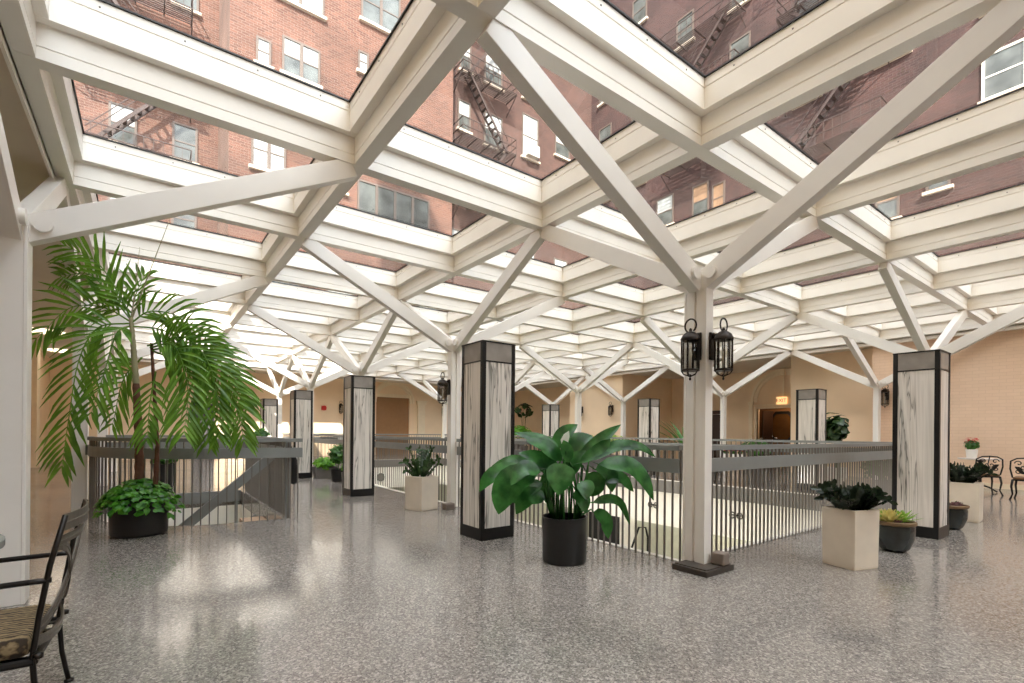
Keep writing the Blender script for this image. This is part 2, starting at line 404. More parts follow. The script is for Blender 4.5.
# ------------------------------------------------------------------ walls, soffits
def wall(name, x0, x1, y0, y1, z0, z1, mat): return struct(MB().box(x0, x1, y0, y1, z0, z1).build(name, mat))
ZS = 3.5
wall('wall_left', XL-.2, XL, YN, YF, 0, 4.2, M['peach'])
wall('wall_near', XL-.2, XR, YN-.2, YN, 0, 4.2, M['peach'])
wall('wall_right', XR, XR+.7, YN, 2.25, 0, 4.2, M['brickX'])
wall('wall_right_return', 12.0, 12.7, 2.25, 4.55, 0, 4.2, M['peach'])
wall('wall_right_pier', XR, XN+.2, 10.55, 13.55, 0, 4.2, M['peach'])
wall('wall_right_alcove', 13.3, 13.5, 13.55, YF, 0, 4.2, M['peach'])
# recess back wall with the entrance opening
DY0, DY1, DZ = 4.86, 6.86, 2.1
f = MB(); f.box(XN, XN+.2, 4.2, DY0, 0, 4.2); f.box(XN, XN+.2, DY1, 10.55, 0, 4.2); f.box(XN, XN+.2, DY0, DY1, DZ, 4.2)
f.box(12.7, XN+.2, 4.0, 4.55, 0, 4.2)
struct(f.build('wall_entrance', M['peach']))
# far wall with the shuttered arch
AX0, AX1, AZ = 5.05, 6.76, 2.80
f = MB(); f.box(XL-.2, AX0, YF, YF+.2, 0, 4.2); f.box(AX1, 13.5, YF, YF+.2, 0, 4.2); f.box(AX0, AX1, YF, YF+.2, AZ, 4.2)
struct(f.build('wall_far', M['peach']))
s = MB()
ex0, ex1, ey0, ey1 = I0*SA-.06, I1*SA+.06, J0*SB-.06, J1*SB+.06
s.box(XL-.2, ex0, YN-.2, YF+.2, ZS, 4.15); s.box(ex1, XN+.2, YN-.2, YF+.2, ZS, 4.15)
s.box(ex0, ex1, ey1, YF+.2, ZS, 4.15); s.box(ex0, ex1, YN-.2, ey0, ZS, 4.15)
struct(s.build('ceiling', M['soffit']))
s = MB()
s.box(ex0-.02, ex0, ey0, ey1, ZS-.05, ZS+.1); s.box(ex1, ex1+.12, ey0, ey1, ZS-.07, ZS+.02); s.box(ex0, ex1, ey1, ey1+.12, ZS-.07, ZS+.02)
struct(s.build('trim_6', M['white']))

# arch mouldings -----------------------------------------------------
def arch(mb, c, r0, r1, d0, d1, plane, n=28, a0=0, a1=PI):
    """half ring in a wall plane: plane 'x' -> c=(y,z), protruding from d0 to d1 along x; 'y' -> c=(x,z)"""
    P = (lambda h, v, d: (d, h, v)) if plane == 'x' else (lambda h, v, d: (h, d, v))
    vs = []; fs = []
    for i in range(n+1):
        a = a0+(a1-a0)*i/n; ca, sa = math.cos(a), math.sin(a)
        vs += [P(c[0]+r*ca, c[1]+r*sa, d) for r in (r0, r1) for d in (d0, d1)]
    for i in range(n):
        o, p = i*4, i*4+4
        for q in ((0, 1), (1, 3), (3, 2), (2, 0)): fs.append((o+q[0], o+q[1], p+q[1], p+q[0]))
    fs += [(0, 1, 3, 2), (n*4, n*4+2, n*4+3, n*4+1)]
    mb.add(vs, fs)
ea = thing('entrance_arch', 'tan moulded archway over the entrance, exit sign beneath it', 'archway', (0, 0, 0))
a = MB(); arch(a, (5.9, 2.34), 1.06, 1.15, XN-.09, XN, 'x'); arch(a, (5.9, 2.34), .94, 1.06, XN-.05, XN, 'x')
a.build('arch_moulding', M['peachtrim'], ea, smooth=False)
a = MB(); a.box(XN-.13, XN, 5.83, 5.97, 3.26, 3.49); a.build('keystone', M['peachtrim'], ea)
for y in (4.68, 6.98):
    a = MB(); a.box(XN-.09, XN, y, y+.14, 0, 2.24); a.box(XN-.11, XN, y-.03, y+.17, 2.24, 2.36); a.build('jamb', M['peachtrim'], ea)
a = MB(); a.box(XN-.04, XN, 4.82, 6.98, 2.2, 2.25); a.box(XN-.04, XN, 5.88, 5.92, 2.25, 3.25); a.build('transom', M['peachtrim'], ea)
# dim entrance lobby behind the opening
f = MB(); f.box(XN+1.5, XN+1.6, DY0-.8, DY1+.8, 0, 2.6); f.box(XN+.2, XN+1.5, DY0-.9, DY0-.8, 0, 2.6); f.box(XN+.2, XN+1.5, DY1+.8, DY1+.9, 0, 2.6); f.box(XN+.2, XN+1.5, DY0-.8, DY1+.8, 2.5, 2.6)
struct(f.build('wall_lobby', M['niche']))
f = MB(); f.box(XN-.02, XN+.1, DY0-.09, DY0, 0, DZ+.08); f.box(XN-.02, XN+.1, DY1, DY1+.09, 0, DZ+.08); f.box(XN-.02, XN+.1, DY0, DY1, DZ, DZ+.08)
struct(f.build('trim_7', M['peachtrim']))
mr = thing('wall_mirror', 'black octagonal mirror hanging in the dim entrance lobby', 'mirror', (XN+1.47, 6.62, 1.45))
def octo(r, ry): return [(x*r, y*ry) for x, y in ((-.55, -1), (.55, -1), (1, -.6), (1, .6), (.55, 1), (-.55, 1), (-1, .6), (-1, -.6))]
a = MB(); a.prism(octo(.44, .60), 'x', -.01, .03); a.build('mirror_frame', M['black'], mr)
a = MB(); a.prism(octo(.36, .49), 'x', -.02, .0); a.build('mirror_glass', M['mirror'], mr)
dd = thing('lobby_door', 'dark door standing at the left inside the entrance lobby', 'door', (XN+.9, DY1+.02, 0))
a = MB(); a.box(-.4, .35, -.02, .03, 0, 2.05); a.build('door_leaf', M['door'], dd)
a = MB(); a.lathe([(.03, 0), (.03, .03)], (-.3, -.05, 1.0), 10); a.build('door_knob', M['bronze'], dd)
f = MB(); f.box(XN-.02, XN+.02, 8.1, 8.95, 0, 2.08); o = struct(f.build('door_2', M['door']))
a = MB(); a.box(XN-.05, XN-.02, 8.13, 8.6, 1.92, 1.94); a.build('door_closer', M['wire'], o)

sa = thing('shuttered_arch', 'tan arch with closed brown shutter in the far wall', 'archway', (0, 0, 0))
a = MB(); arch(a, (5.9, 2.52), .98, 1.10, YF-.1, YF, 'y'); arch(a, (5.9, 2.52), .86, .98, YF-.05, YF, 'y'); a.build('arch_moulding', M['peachtrim'], sa)
a = MB(); a.box(AX0, AX1, YF+.08, YF+.14, 0, AZ); a.build('shutter', M['panel'], sa)
a = MB(); a.box(AX0-.1, AX1+.1, YF-.06, YF, AZ-.02, AZ+.14); a.build('lintel', M['peachtrim'], sa)
for x in (4.2, 7.18):
    p_ = thing('pilaster', 'tan wall pilaster with capital %s the shuttered arch' % ('left of' if x < 5 else 'right of'), 'pilaster', (x, YF, 0))
    a = MB(); a.box(0, .4, -.10, 0, .2, 2.5); a.build('shaft', M['peachtrim'], p_)
    a = MB(); a.box(-.05, .45, -.15, 0, 2.5, 2.68); a.box(-.08, .48, -.18, 0, 2.62, 2.68); a.build('capital', M['peachtrim'], p_)
    a = MB(); a.box(-.05, .45, -.15, 0, 0, .2); a.build('base', M['peachtrim'], p_)
f = MB(); f.box(-2.35, -1.6, YF-.03, YF+.02, 0, 2.15); o = struct(f.build('door_3', M['greydoor']))
a = MB(); a.lathe([(.03, 0), (.03, .04)], (-1.68, YF-.06, 1.0), 8); a.build('door_knob', M['bronze'], o)
f = MB()
for y in (9, 13, 17): f.box(XL, XL+.12, y, y+.5, 0, ZS); f.box(XL, XL+.18, y-.05, y+.55, 0, .18)
struct(f.build('trim_8', M['peachtrim']))
f = MB(); f.box(XR-.03, XR, YN, 2.25, 0, .11); struct(f.build('baseboard_right', M['peachtrim']))

# ------------------------------------------------------------------ skylight: beams, glass
def beam_profile(c, dz=0):
    g = .008; ZB, ZG = globals()['ZB']-dz, globals()['ZG']-dz
    right = [(c+LW, ZB), (c+LW, ZB+.075), (c+LW-g, ZB+.078), (c+LW-g, ZB+.084), (c+LW, ZB+.087), (c+LW, ZB+LH),
             (c+UW, ZB+LH), (c+UW, ZB+.405), (c+UW-g, ZB+.408), (c+UW-g, ZB+.414), (c+UW, ZB+.417), (c+UW, ZG-.012)]
    return right+[(2*c-x, z) for x, z in reversed(right)]
for j in range(J0, J1+1):
    b = MB(); b.prism(beam_profile(j*SB, .0015), 'x', I0*SA-LW-.003, I1*SA+LW+.003); struct(b.build('roof_beam', M['white']))
for i in range(I0, I1+1):
    b = MB(); b.prism(beam_profile(i*SA), 'y', J0*SB-LW, J1*SB+LW); struct(b.build('roof_beam', M['white']))
n = 0
pane_me = None
for i in range(I0, I1):
    for j in range(J0, J1):
        n += 1
        x0, x1, y0, y1 = i*SA+UW, (i+1)*SA-UW, j*SB+UW, (j+1)*SB-UW
        g = MB(); g.box(x0-.05, x1+.05, y0-.05, y1+.05, ZG, ZG+.012)
        o = struct(g.build('window_%d' % n, M['glass']))
        g = MB(); t = .014
        g.box(x0-.06, x0+t, y0-.06, y1+.06, ZG-.013, ZG-.001); g.box(x1-t, x1+.06, y0-.06, y1+.06, ZG-.013, ZG-.001)
        g.box(x0+t, x1-t, y0-.06, y0+t, ZG-.013, ZG-.001); g.box(x0+t, x1-t, y1-t, y1+.06, ZG-.013, ZG-.001)
        if i < 3 and -1 <= j < 4:      # screw heads along the curb, near coffers
            for q in range(4):
                xx = x0+.25+q*(x1-x0-.5)/3; yy = y0+.25+q*(y1-y0-.5)/3
                g.cbox((xx, y1-.001, ZG-.055), (.009, .006, .009)); g.cbox((x1-.001, yy, ZG-.055), (.006, .009, .009))
        g.build('gasket', M['gasket'], o)

# ------------------------------------------------------------------ tree columns
col_labels = {
 (-2, 1): 'broad white column at the left edge, beside the patio chair',
 (-2, 3): 'white column at the curved stair railing, left of the palm pot',
 (-2, 5): 'white column behind the palm fronds, beyond the stairwell',
 (-2, 7): 'white column farthest along the left corridor, mostly behind the palm',
 (0, 0): 'white column on a dark floor plate at the railing corner, two lanterns on it',
 (0, 2): 'white column just left of the nearest marble pillar, one lantern on it',
 (0, 4): 'white column directly behind the second marble pillar, struts rising above it',
 (0, 6): 'slim white column right of the third marble pillar',
 (0, 8): 'farthest slim white column of the left row, right of the sunlit fourth pillar',
 (3, 0): 'white column hidden behind the right-hand marble pillar, struts spreading above it',
 (3, 2): 'white column across the well, hidden behind the column with two lanterns',
 (3, 4): 'white column across the well, rising above the peace lily',
 (3, 6): 'white column across the well, hidden behind the nearest marble pillar, right one',
 (3, 8): 'white column at the far well corner, behind the nearest marble pillar, left one',
 (5, 1): 'white column against the tan wall just left of the right-hand marble pillar',
 (5, 3): 'slim white column left of the entrance archway',
 (5, 5): 'white column at the tan wall corner, left of the dim marble pillar',
 (5, 7): 'white column at the right wall behind the farthest small marble pillar'}
columns = {}
def tree_column(i, j, label, longy=False):
    x, y = i*SA+(.02 if (i, j) == (0, 0) else -.045 if i == -2 else 0), j*SB
    t = thing('tree_column', label, 'column', (x, y, 0), 0, 'white tree columns under the skylight')
    hx, hy = (.046, .10) if longy else (.078, .052)
    b = MB(); H = 2.46
    # double channel: two webs with a groove between them
    if i == -2:
        b.box(-.08, .075, -.075, .075, 0, H); b.box(.06, .08, -.08, .08, 0, H)
    elif longy:
        b.box(-hx, hx, -hy, -.012, 0, H); b.box(-hx, hx, .012, hy, 0, H); b.box(-hx+.02, hx-.02, -.02, .02, 0, H)
        b.box(-hx-.006, hx+.006, -hy-.004, -hy+.012, 0, H); b.box(-hx-.006, hx+.006, hy-.012, hy+.004, 0, H)
    else:
        b.box(-hx, -.012, -hy, hy, 0, H); b.box(.012, hx, -hy, hy, 0, H); b.box(-.02, .02, -hy+.02, hy-.02, 0, H)
        b.box(-hx-.004, -hx+.012, -hy-.006, hy+.006, 0, H); b.box(hx-.012, hx+.004, -hy-.006, hy+.006, 0, H)
    b.build('shaft', M['col'], t, bevel=.003)
    for di, dj in ((1, 0), (-1, 0), (0, 1), (0, -1)):
        if not (I0 <= i+di <= I1): continue
        d = Vector((di*SA, dj*SB, 0)); u = d.normalized()
        p = u*.03+Vector((0, 0, 2.40)); q = d-u*.02+Vector((0, 0, ZB-.02))
        b = MB(); b.bar(p, q, .10, .165)
        s_ = b.build('strut', M['col'], t, bevel=.004)
        a = MB(); r = u.cross(Vector((0, 0, 1)))
        for sg in (-1, 1):
            c0 = p+(q-p).normalized()*.13+r*(sg*.05)
            ring = [c0+r*(sg*.0), c0+r*(sg*.03)]
            a.tube(ring, .052, 16)
        sharp(a.build('pin', M['col'], s_))
    columns[(i, j)] = t
    return t
for (i, j), lb in col_labels.items(): tree_column(i, j, lb, (i, j) == (0, 0))
t = columns[(0, 0)]
b = MB(); b.box(-.215, .19, -.23, .09, 0, .045); b.box(-.20, .175, -.215, .075, .045, .056); b.build('floor_plate', M['plate'], t, bevel=.008)
o = MB(); o.box(-.05, .06, -.055, .055, 0, .10); bx = tag(o.build('junction_box', M['box'], bevel=.01, loc=(.085, -.175, .056), rz=.1), 'small grey brown box on the dark floor plate of the lantern column', 'box')
o = MB(); o.box(-.075, .075, -.06, .06, 0, .09); tag(o.build('junction_box', M['box'], bevel=.01, loc=(-.19, 3.90, 0)), 'small grey box on the floor behind the middle white planter', 'box')

# ------------------------------------------------------------------ marble pillars
pil_labels = [
 ((-.74, 2.07), 'nearest marble pillar with black corners, left of the peace lily'),
 ((3.44, -.67), 'right-hand marble pillar standing between the two dark bowls'),
 ((-.72, 6.20), 'second marble pillar of the left row, left of the middle white planter'),
 ((-.75, 10.14), 'third marble pillar of the left row, behind the stair railing end'),
 ((-.72, 14.2), 'fourth marble pillar of the left row, sunlit at its top'),
 ((7.30, 10.24), 'farthest small marble pillar across the well, above the peace lily leaves'),
 ((7.40, 6.25), 'marble pillar across the well, just left of the column with two lanterns'),
 ((7.50, 2.15), 'marble pillar across the well, in front of the entrance archway')]
def make_pillar(label, loc):
    t = thing('marble_pillar', label, 'pillar', loc+(0,), 0, 'striped marble pillars')
    h = .21
    b = MB(); b.box(-h+.006, h-.006, -h+.006, h-.006, .125, 1.87); b.build('marble_cladding', M['marble'], t)
    b = MB(); b.box(-h+.004, h-.004, -h+.004, h-.004, 1.885, 2.075); b.build('top_band', M['band'], t)
    for sx in (-1, 1):
        for sy in (-1, 1):
            b = MB(); x0, x1 = sorted((sx*(h-.045), sx*(h+.002))); y0, y1 = sorted((sy*(h-.045), sy*(h+.002)))
            b.box(x0, x1, y0, y1, .0, 2.08); b.build('corner_trim', M['black'], t, bevel=.004)
    b = MB(); b.box(-h-.003, h+.003, -h-.003, h+.003, 0, .125); b.build('base', M['black'], t, bevel=.004)
    b = MB(); b.box(-h+.002, h-.002, -h+.002, h-.002, 1.87, 1.885); b.build('band_line', M['black'], t)
    b = MB(); b.box(-h-.004, h+.004, -h-.004, h+.004, 2.075, 2.09); b.build('cap', M['black'], t)
    return t
p0 = make_pillar(pil_labels[0][1], pil_labels[0][0])
for (x, y), lb in pil_labels[1:]: dup(p0, (x, y, 0), 0, lb)

# ------------------------------------------------------------------ railings
bal_me = None
def path_points(pts, step):
    """evenly spaced (point, tangent) along a polyline"""
    out = []; acc = 0
    for a, b in zip(pts, pts[1:]):
        a, b = Vector(a), Vector(b); L = (b-a).length
        if L < 1e-6: continue
        d = (b-a)/L; s = (step-acc) if acc else 0
        if not out: s = 0
        while s <= L: out.append((a+d*s, d)); s += step
        acc = L-(s-step)
    return out
def strip(mb, pts, wd, z0, z1):
    pts = [Vector((p[0], p[1], 0)) for p in pts]; m = len(pts); vs = []
    for i, p in enumerate(pts):
        d1 = (pts[i]-pts[i-1]).normalized() if i else (pts[1]-pts[0]).normalized()
        d2 = (pts[i+1]-pts[i]).normalized() if i < m-1 else d1
        t = (d1+d2).normalized(); nrm = Vector((-t.y, t.x, 0)); k_ = 1/max(.5, nrm.dot(Vector((-d1.y, d1.x, 0))))
        for s_, z in ((-1, z0), (1, z0), (1, z1), (-1, z1)): vs.append(p+nrm*(s_*wd/2*k_)+Vector((0, 0, z)))
    fs = []
    for i in range(m-1): fs += [(i*4+q, i*4+(q+1) % 4, i*4+4+(q+1) % 4, i*4+4+q) for q in range(4)]
    fs += [(0, 1, 2, 3), ((m-1)*4+3, (m-1)*4+2, (m-1)*4+1, (m-1)*4)]
    mb.add(vs, fs)
def railing(label, pts, step, group=None, many=100):
    t = thing('guard_railing', label, 'railing', (pts[0][0], pts[0][1], 0), 0, group)
    o0 = Vector((pts[0][0], pts[0][1], 0)); loc = [(p[0]-o0.x, p[1]-o0.y, 0) for p in pts]
    b = MB(); strip(b, loc, .06, .985, 1.03); b.build('top_rail', M['rail'], t)
    b = MB(); strip(b, loc, .045, .787, .912); b.build('rail_band', M['rail'], t)
    P = path_points(loc, step)
    global bal_me
    if bal_me is None:
        q = MB(); q.box(-.0055, .0055, -.009, .009, .0, .99); ob = q.build('baluster', M['baluster'], t); bal_me = ob.data
        bpy.data.objects.remove(ob)
    for p, d in P[:many]:
        o = bpy.data.objects.new('baluster', bal_me); C.objects.link(o); o.parent = t
        o.location = (p.x, p.y, 0); o.rotation_euler.z = math.atan2(d.y, d.x)
    return t
railing('grey well railing right of the column with two lanterns', [(.14, .13), (6.5, .13)], .081)
railing('grey well railing behind the peace lily, between two columns', [(.02, .16), (.02, 4.0)], .081)
railing('grey well railing beyond the middle white planter', [(.12, 4.3), (.22, 8.1)], .1)
railing('grey well railing running behind the third marble pillar', [(.12, 8.3), (.12, 16.3)], .13)
railing('grey well railing along the far right side of the well', [(6.58, .2), (6.58, 8.1)], .11)
railing('grey well railing farthest along the right side, behind the nearest marble pillar', [(6.58, 8.3), (6.58, 16.3)], .13)
railing('grey well railing across the far end, in front of the shuttered arch', [(.25, 16.44), (6.45, 16.44)], .11)
rr = railing('grey stair railing curving behind the palm pot', ell+[(-2.13, 4.29)], .088)
b = MB(); b.box(-.05, .05, -.05, .03, .79, .92); b.build('wall_bracket', M['rail'], rr, loc=(0, .02, 0))
rs = railing('grey stair railing along the right side of the stairwell', [(-2.27, 4.40), (-2.27, 7.9)], .10)
b = MB(); b.box(-.03, .03, -.02, .02, 0, .99); b.build('post', M['rail'], rs, loc=(0, .02, 0))
b = MB(); b.box(-.02, .02, -.03, .03, 0, .99); b.build('post', M['baluster'], rs, loc=(0, 1.15, 0))
railing('grey stair railing along the far edge of the stairwell', [(-4.28, 7.97), (-2.2, 7.97)], .1)
# flight of steps and its handrail
st = thing('stair_flight', 'tan steps going down inside the stairwell', 'stairs', (-2.34, 5.0, 0))
b = MB()
for q in range(7):
    b.box(-.28*q-.30, -.28*q, -.55, .75, -.19*q-.22, -.19*q-.16)
b.build('tread', M['step'], st)
b = MB(); b.bar((0, .8, -.25), (-1.85, .8, -1.52), .04, .3); b.bar((0, -.6, -.25), (-1.85, -.6, -1.52), .04, .3); b.build('stringer', M['rail'], st)
hr = thing('stair_handrail', 'sloping grey handrail descending into the stairwell', 'handrail', (-2.24, 5.3, 0))
b = MB(); b.bar((-.02, 0, .80), (-1.9, 0, -.85), .05, .12); b.build('handrail_bar', M['rail'], hr)
b = MB(); b.bar((-.5, 0, .35), (-.5, 0, -.65), .03, .03, (1, 0, 0)); b.bar((-1.3, 0, -.38), (-1.3, 0, -1.2), .03, .03, (1, 0, 0)); b.build('bracket', M['rail'], hr)
bg_ = thing('hanging_bag', 'black bag hanging on the end of the stair railing', 'bag', (-2.17, 4.55, .42)); bg_.scale = (.75, .75, .9)
b = MB(); b.lathe([(.03, 0), (.06, .03), (.062, .2), (.055, .36), (.03, .42)], n=12, sy=.6); sharp(b.build('body', M['black'], bg_))
b = MB(); b.tube([(.0, .0, .40), (-.02, 0, .52), (-.05, 0, .56)], .008); b.build('strap', M['black'], bg_)

# lower level furniture
sf = thing('sofa', 'dark grey sofa on the lower floor, seen through the railing', 'sofa', (7.6, 5.3, -3.6), 0)
b = MB(); b.box(-.45, .45, -.9, .9, .12, .45); b.build('seat', M['sofa'], sf, bevel=.05)
b = MB(); b.box(.25, .5, -.9, .9, .45, 1.25); b.build('backrest', M['sofa'], sf, bevel=.06)
for sy in (-1, 1): b = MB(); b.box(-.45, .45, sy*.95-.1, sy*.95+.1, .12, .85); b.build('armrest', M['sofa'], sf, bevel=.05)
for sx in (-1, 1):
    for sy in (-1, 1): b = MB(); b.box(sx*.38-.03, sx*.38+.03, sy*.85-.03, sy*.85+.03, 0, .13); b.build('leg', M['black'], sf)
lh = thing('lower_handrail', 'dark slanting handrail on the lower level, seen left of the lantern column', 'handrail', (7.9, 6.9, -3.6))
b = MB(); b.tube([(0, .6, .6), (.0, .05, 1.98), (.05, -.15, 2.0), (.1, -.2, 1.7)], .03); b.build('bar', M['black'], lh, smooth=True)
b = MB(); b.bar((0, .6, 0), (0, .6, .62), .05, .05); b.bar((.1, -.2, 0), (.1, -.2, 1.72), .05, .05); b.build('post', M['black'], lh)
for y, wz, lb in ((5.40, -.66, 'pair of small dark rings on the cream fascia, left of the lantern column'), (3.23, -.62, 'pair of small dark rings on the cream fascia, right of the lantern column')):
    g = thing('ring_fixture', lb, 'fixture', (WX1, y, wz), 0, 'ring fixtures on the cream fascia')
    for dy in (.085, -.085):
        b = MB(); b.tube([(-.03, dy+.06*math.cos(q*PI/8), .065*math.sin(q*PI/8)) for q in range(16)], .012, 6, closed=True); b.build('ring', M['bronze'], g, smooth=True)
    b = MB(); b.box(-.015, .025, -.1, .1, -.012, .012); b.build('mount', M['bronze'], g)
# ------------------------------------------------------------------ lanterns
def make_lantern(label, loc, rz, scale=1.0):
    """wall lantern; its back plate lies at local y=0 and the lamp hangs out towards -y"""
    t = thing('wall_lantern', label, 'lantern', loc, rz, 'black wall lanterns')
    b = MB(); b.box(-.032, .032, -.02, 0, -.17, .06); b.build('back_plate', M['bronze'], t, bevel=.005)
    cy = -.115
    b = MB(); b.box(-.014, .014, -.06, -.015, .005, .04); b.build('arm', M['bronze'], t)
    b = MB(); b.lathe([(.075, -.02), (.078, -.005), (.07, .01), (.06, .03), (.035, .05), (.014, .058), (.012, .075), (.004, .085)], (0, cy, 0), 20); sharp(b.build('cap', M['bronze'], t))
    b = MB(); b.tube([(.052*math.cos(a_), cy, .105+.055*math.sin(a_)) for a_ in [(-.32+q*(1.64)/16)*PI for q in range(17)]], .007, 6); b.build('ring_handle', M['bronze'], t, smooth=True)
    b = MB()
    for q in range(10):
        a_ = 2*PI*q/10; b.box(-.004, .004, -.004, .004, -.27, -.01, 0, Matrix.Translation((.068*math.cos(a_), cy+.068*math.sin(a_), 0)))
    b.lathe([(.072, -.27), (.074, -.262), (.072, -.254), (.060, -.254)], (0, cy, 0), 20); b.build('cage', M['bronze'], t)
    b = MB(); b.lathe([(.060, -.262), (.060, -.015)], (0, cy, 0), 20); b.build('lamp_glass', M['lglass'], t, smooth=True)
    b = MB(); b.lathe([(.012, -.25), (.012, -.16), (.016, -.13), (.006, -.09)], (0, cy, 0), 10); b.build('candle', M['bulb'], t, smooth=True)
    b = MB()
    for q in range(5):
        a_ = 2*PI*q/5; b.tube([(.068*math.cos(a_), cy+.068*math.sin(a_), -.268), (.05*math.cos(a_), cy+.05*math.sin(a_), -.295), (.008*math.cos(a_), cy+.008*math.sin(a_), -.31)], .005, 5)
    b.lathe([(.014, -.315), (.012, -.30), (.005, -.295)], (0, cy, 0), 10); b.lathe([(.003, -.345), (.01, -.335), (.005, -.32), (.005, -.31)], (0, cy, 0), 10)
    b.build('finial', M['bronze'], t, smooth=True)
    t.scale = (scale,)*3
    return t
ln0 = make_lantern('black lantern on the left face of the railing-corner column', (-.033, -.035, 1.92), -PI/2)
dup(ln0, (.035, -.105, 1.92), 0, 'black lantern on the right face of the railing-corner column')
dup(ln0, (-.09, 4.09, 1.86), -PI/2, 'black lantern on the white column left of the nearest pillar')
for loc, rz, lb in (
    ((XR-.0, 1.93, 2.25), -PI/2, 'black lantern on the right brick wall, left edge of the right-hand pillar'),
    ((XR-.0, 11.05, 2.2), -PI/2, 'black lantern on the tan pier, nearest to its corner column'),
    ((XR-.0, 12.75, 2.2), -PI/2, 'black lantern on the tan pier, beside the column above the peace lily'),
    ((13.3, 18.9, 2.4), -PI/2, 'black lantern in the far right alcove beside a tall thin plant'),
    ((3.34, YF, 2.3), 0, 'black lantern on the far wall between second and third pillars'),
    ((-.62, YF, 2.3), 0, 'black lantern on the far wall right of the palm fronds'),
    ((8.62, YF, 2.3), 0, 'black lantern on the far wall, right of the shuttered arch')):
    dup(ln0, loc, rz, lb, 1.2)
# fill lamps added to brighten the lobby, lower level and left corridor
def lamp(label, loc, watts, col, r=.12):
    t = thing('fill_lamp', label, 'lamp', loc)
    b = MB(); b.lathe([(.0, -.02), (r, -.02), (r*1.05, 0)], n=20); b.build('diffuser', M['fillface'], t)
    L = bpy.data.lights.new('fill_light', 'POINT'); L.energy = watts; L.color = col; L.shadow_soft_size = r
    o = bpy.data.objects.new('fill_light', L); C.objects.link(o); o.parent = t; o.location = (0, 0, -.16)
m_, nt_, b_ = new_mat('fill_lamp_face'); b_.inputs['Base Color'].default_value = lin(250, 240, 220); b_.inputs['Emission Color'].default_value = lin(255, 232, 200); b_.inputs['Emission Strength'].default_value = 1.2
M['fillface'] = m_
lamp('added round fill lamp inside the dim entrance lobby', (XN+.8, 6.0, 2.5), 12, (1, .72, .42))
for q, y in enumerate((2.0, 6.0, 10.0, 14.0)): lamp('added fill lamp hidden under the slab on the lower level, %s from the near end' % ('first', 'second', 'third', 'fourth')[q], (-.9, y, -.26), 200, (1, .95, .9))
lamp('added round fill lamp in the left corridor, nearer one', (XL+.6, 14.0, 3.5), 3.5, (1, .88, .72), .4)
lamp('added round fill lamp in the left corridor, farther one', (XL+.6, 17.8, 3.5), 3.5, (1, .88, .72), .4)
lamp('added fill lamp under the slab beyond the lower doorway', (7.6, 4.0, -.26), 60, (1, .92, .8))
# exit sign, fire alarm
ex = thing('exit_sign', 'small glowing exit sign above the entrance opening', 'sign', (XN-.06, 5.94, 2.36))
m_, nt_, b_ = new_mat('lit_sign_face'); b_.inputs['Base Color'].default_value = lin(250, 214, 160); b_.inputs['Emission Color'].default_value = lin(255, 206, 140); b_.inputs['Emission Strength'].default_value = .55
M['signface'] = m_
b = MB(); b.box(-.04, .04, -.17, .17, -.13, .13); b.build('housing', M['signface'], ex, bevel=.006)
cu = bpy.data.curves.new('lettering', 'FONT'); cu.body = 'EXIT'; cu.size = .17; cu.extrude = .002; cu.align_x = 'CENTER'; cu.align_y = 'CENTER'
to = bpy.data.objects.new('lettering', cu); C.objects.link(to)
me_ = bpy.data.meshes.new_from_object(to.evaluated_get(bpy.context.evaluated_depsgraph_get())); bpy.data.objects.remove(to)
me_.materials.clear(); me_.materials.append(M['alarm']); to = bpy.data.objects.new('lettering', me_); C.objects.link(to); to.parent = ex
to.location = (-.043, 0, 0); to.rotation_euler = (PI/2, 0, -PI/2)
al = thing('fire_alarm', 'round red fire alarm on the far wall', 'alarm', (2.62, YF, 2.15))
b = MB(); b.tube([(0, 0, 0), (0, -.07, 0)], .11, 18); sharp(b.build('bell', M['alarm'], al))
b = MB(); b.box(-.1, .1, -.03, 0, -.1, .1); b.build('back_box', M['alarm'], al)
dsk = thing('round_vent', 'round grey disc on the pale fascia, right of the second marble pillar', 'vent', (3.75, WY1+.02, -.70))
b = MB(); b.tube([(0, 0, 0), (0, -.03, 0)], .16, 24); b.build('disc', M['slab'], dsk)
b = MB(); b.tube([(.15*math.cos(q*PI/10), -.03, .15*math.sin(q*PI/10)) for q in range(20)], .018, 6, closed=True); b.build('rim', M['greydoor'], dsk)

exec_plants = True
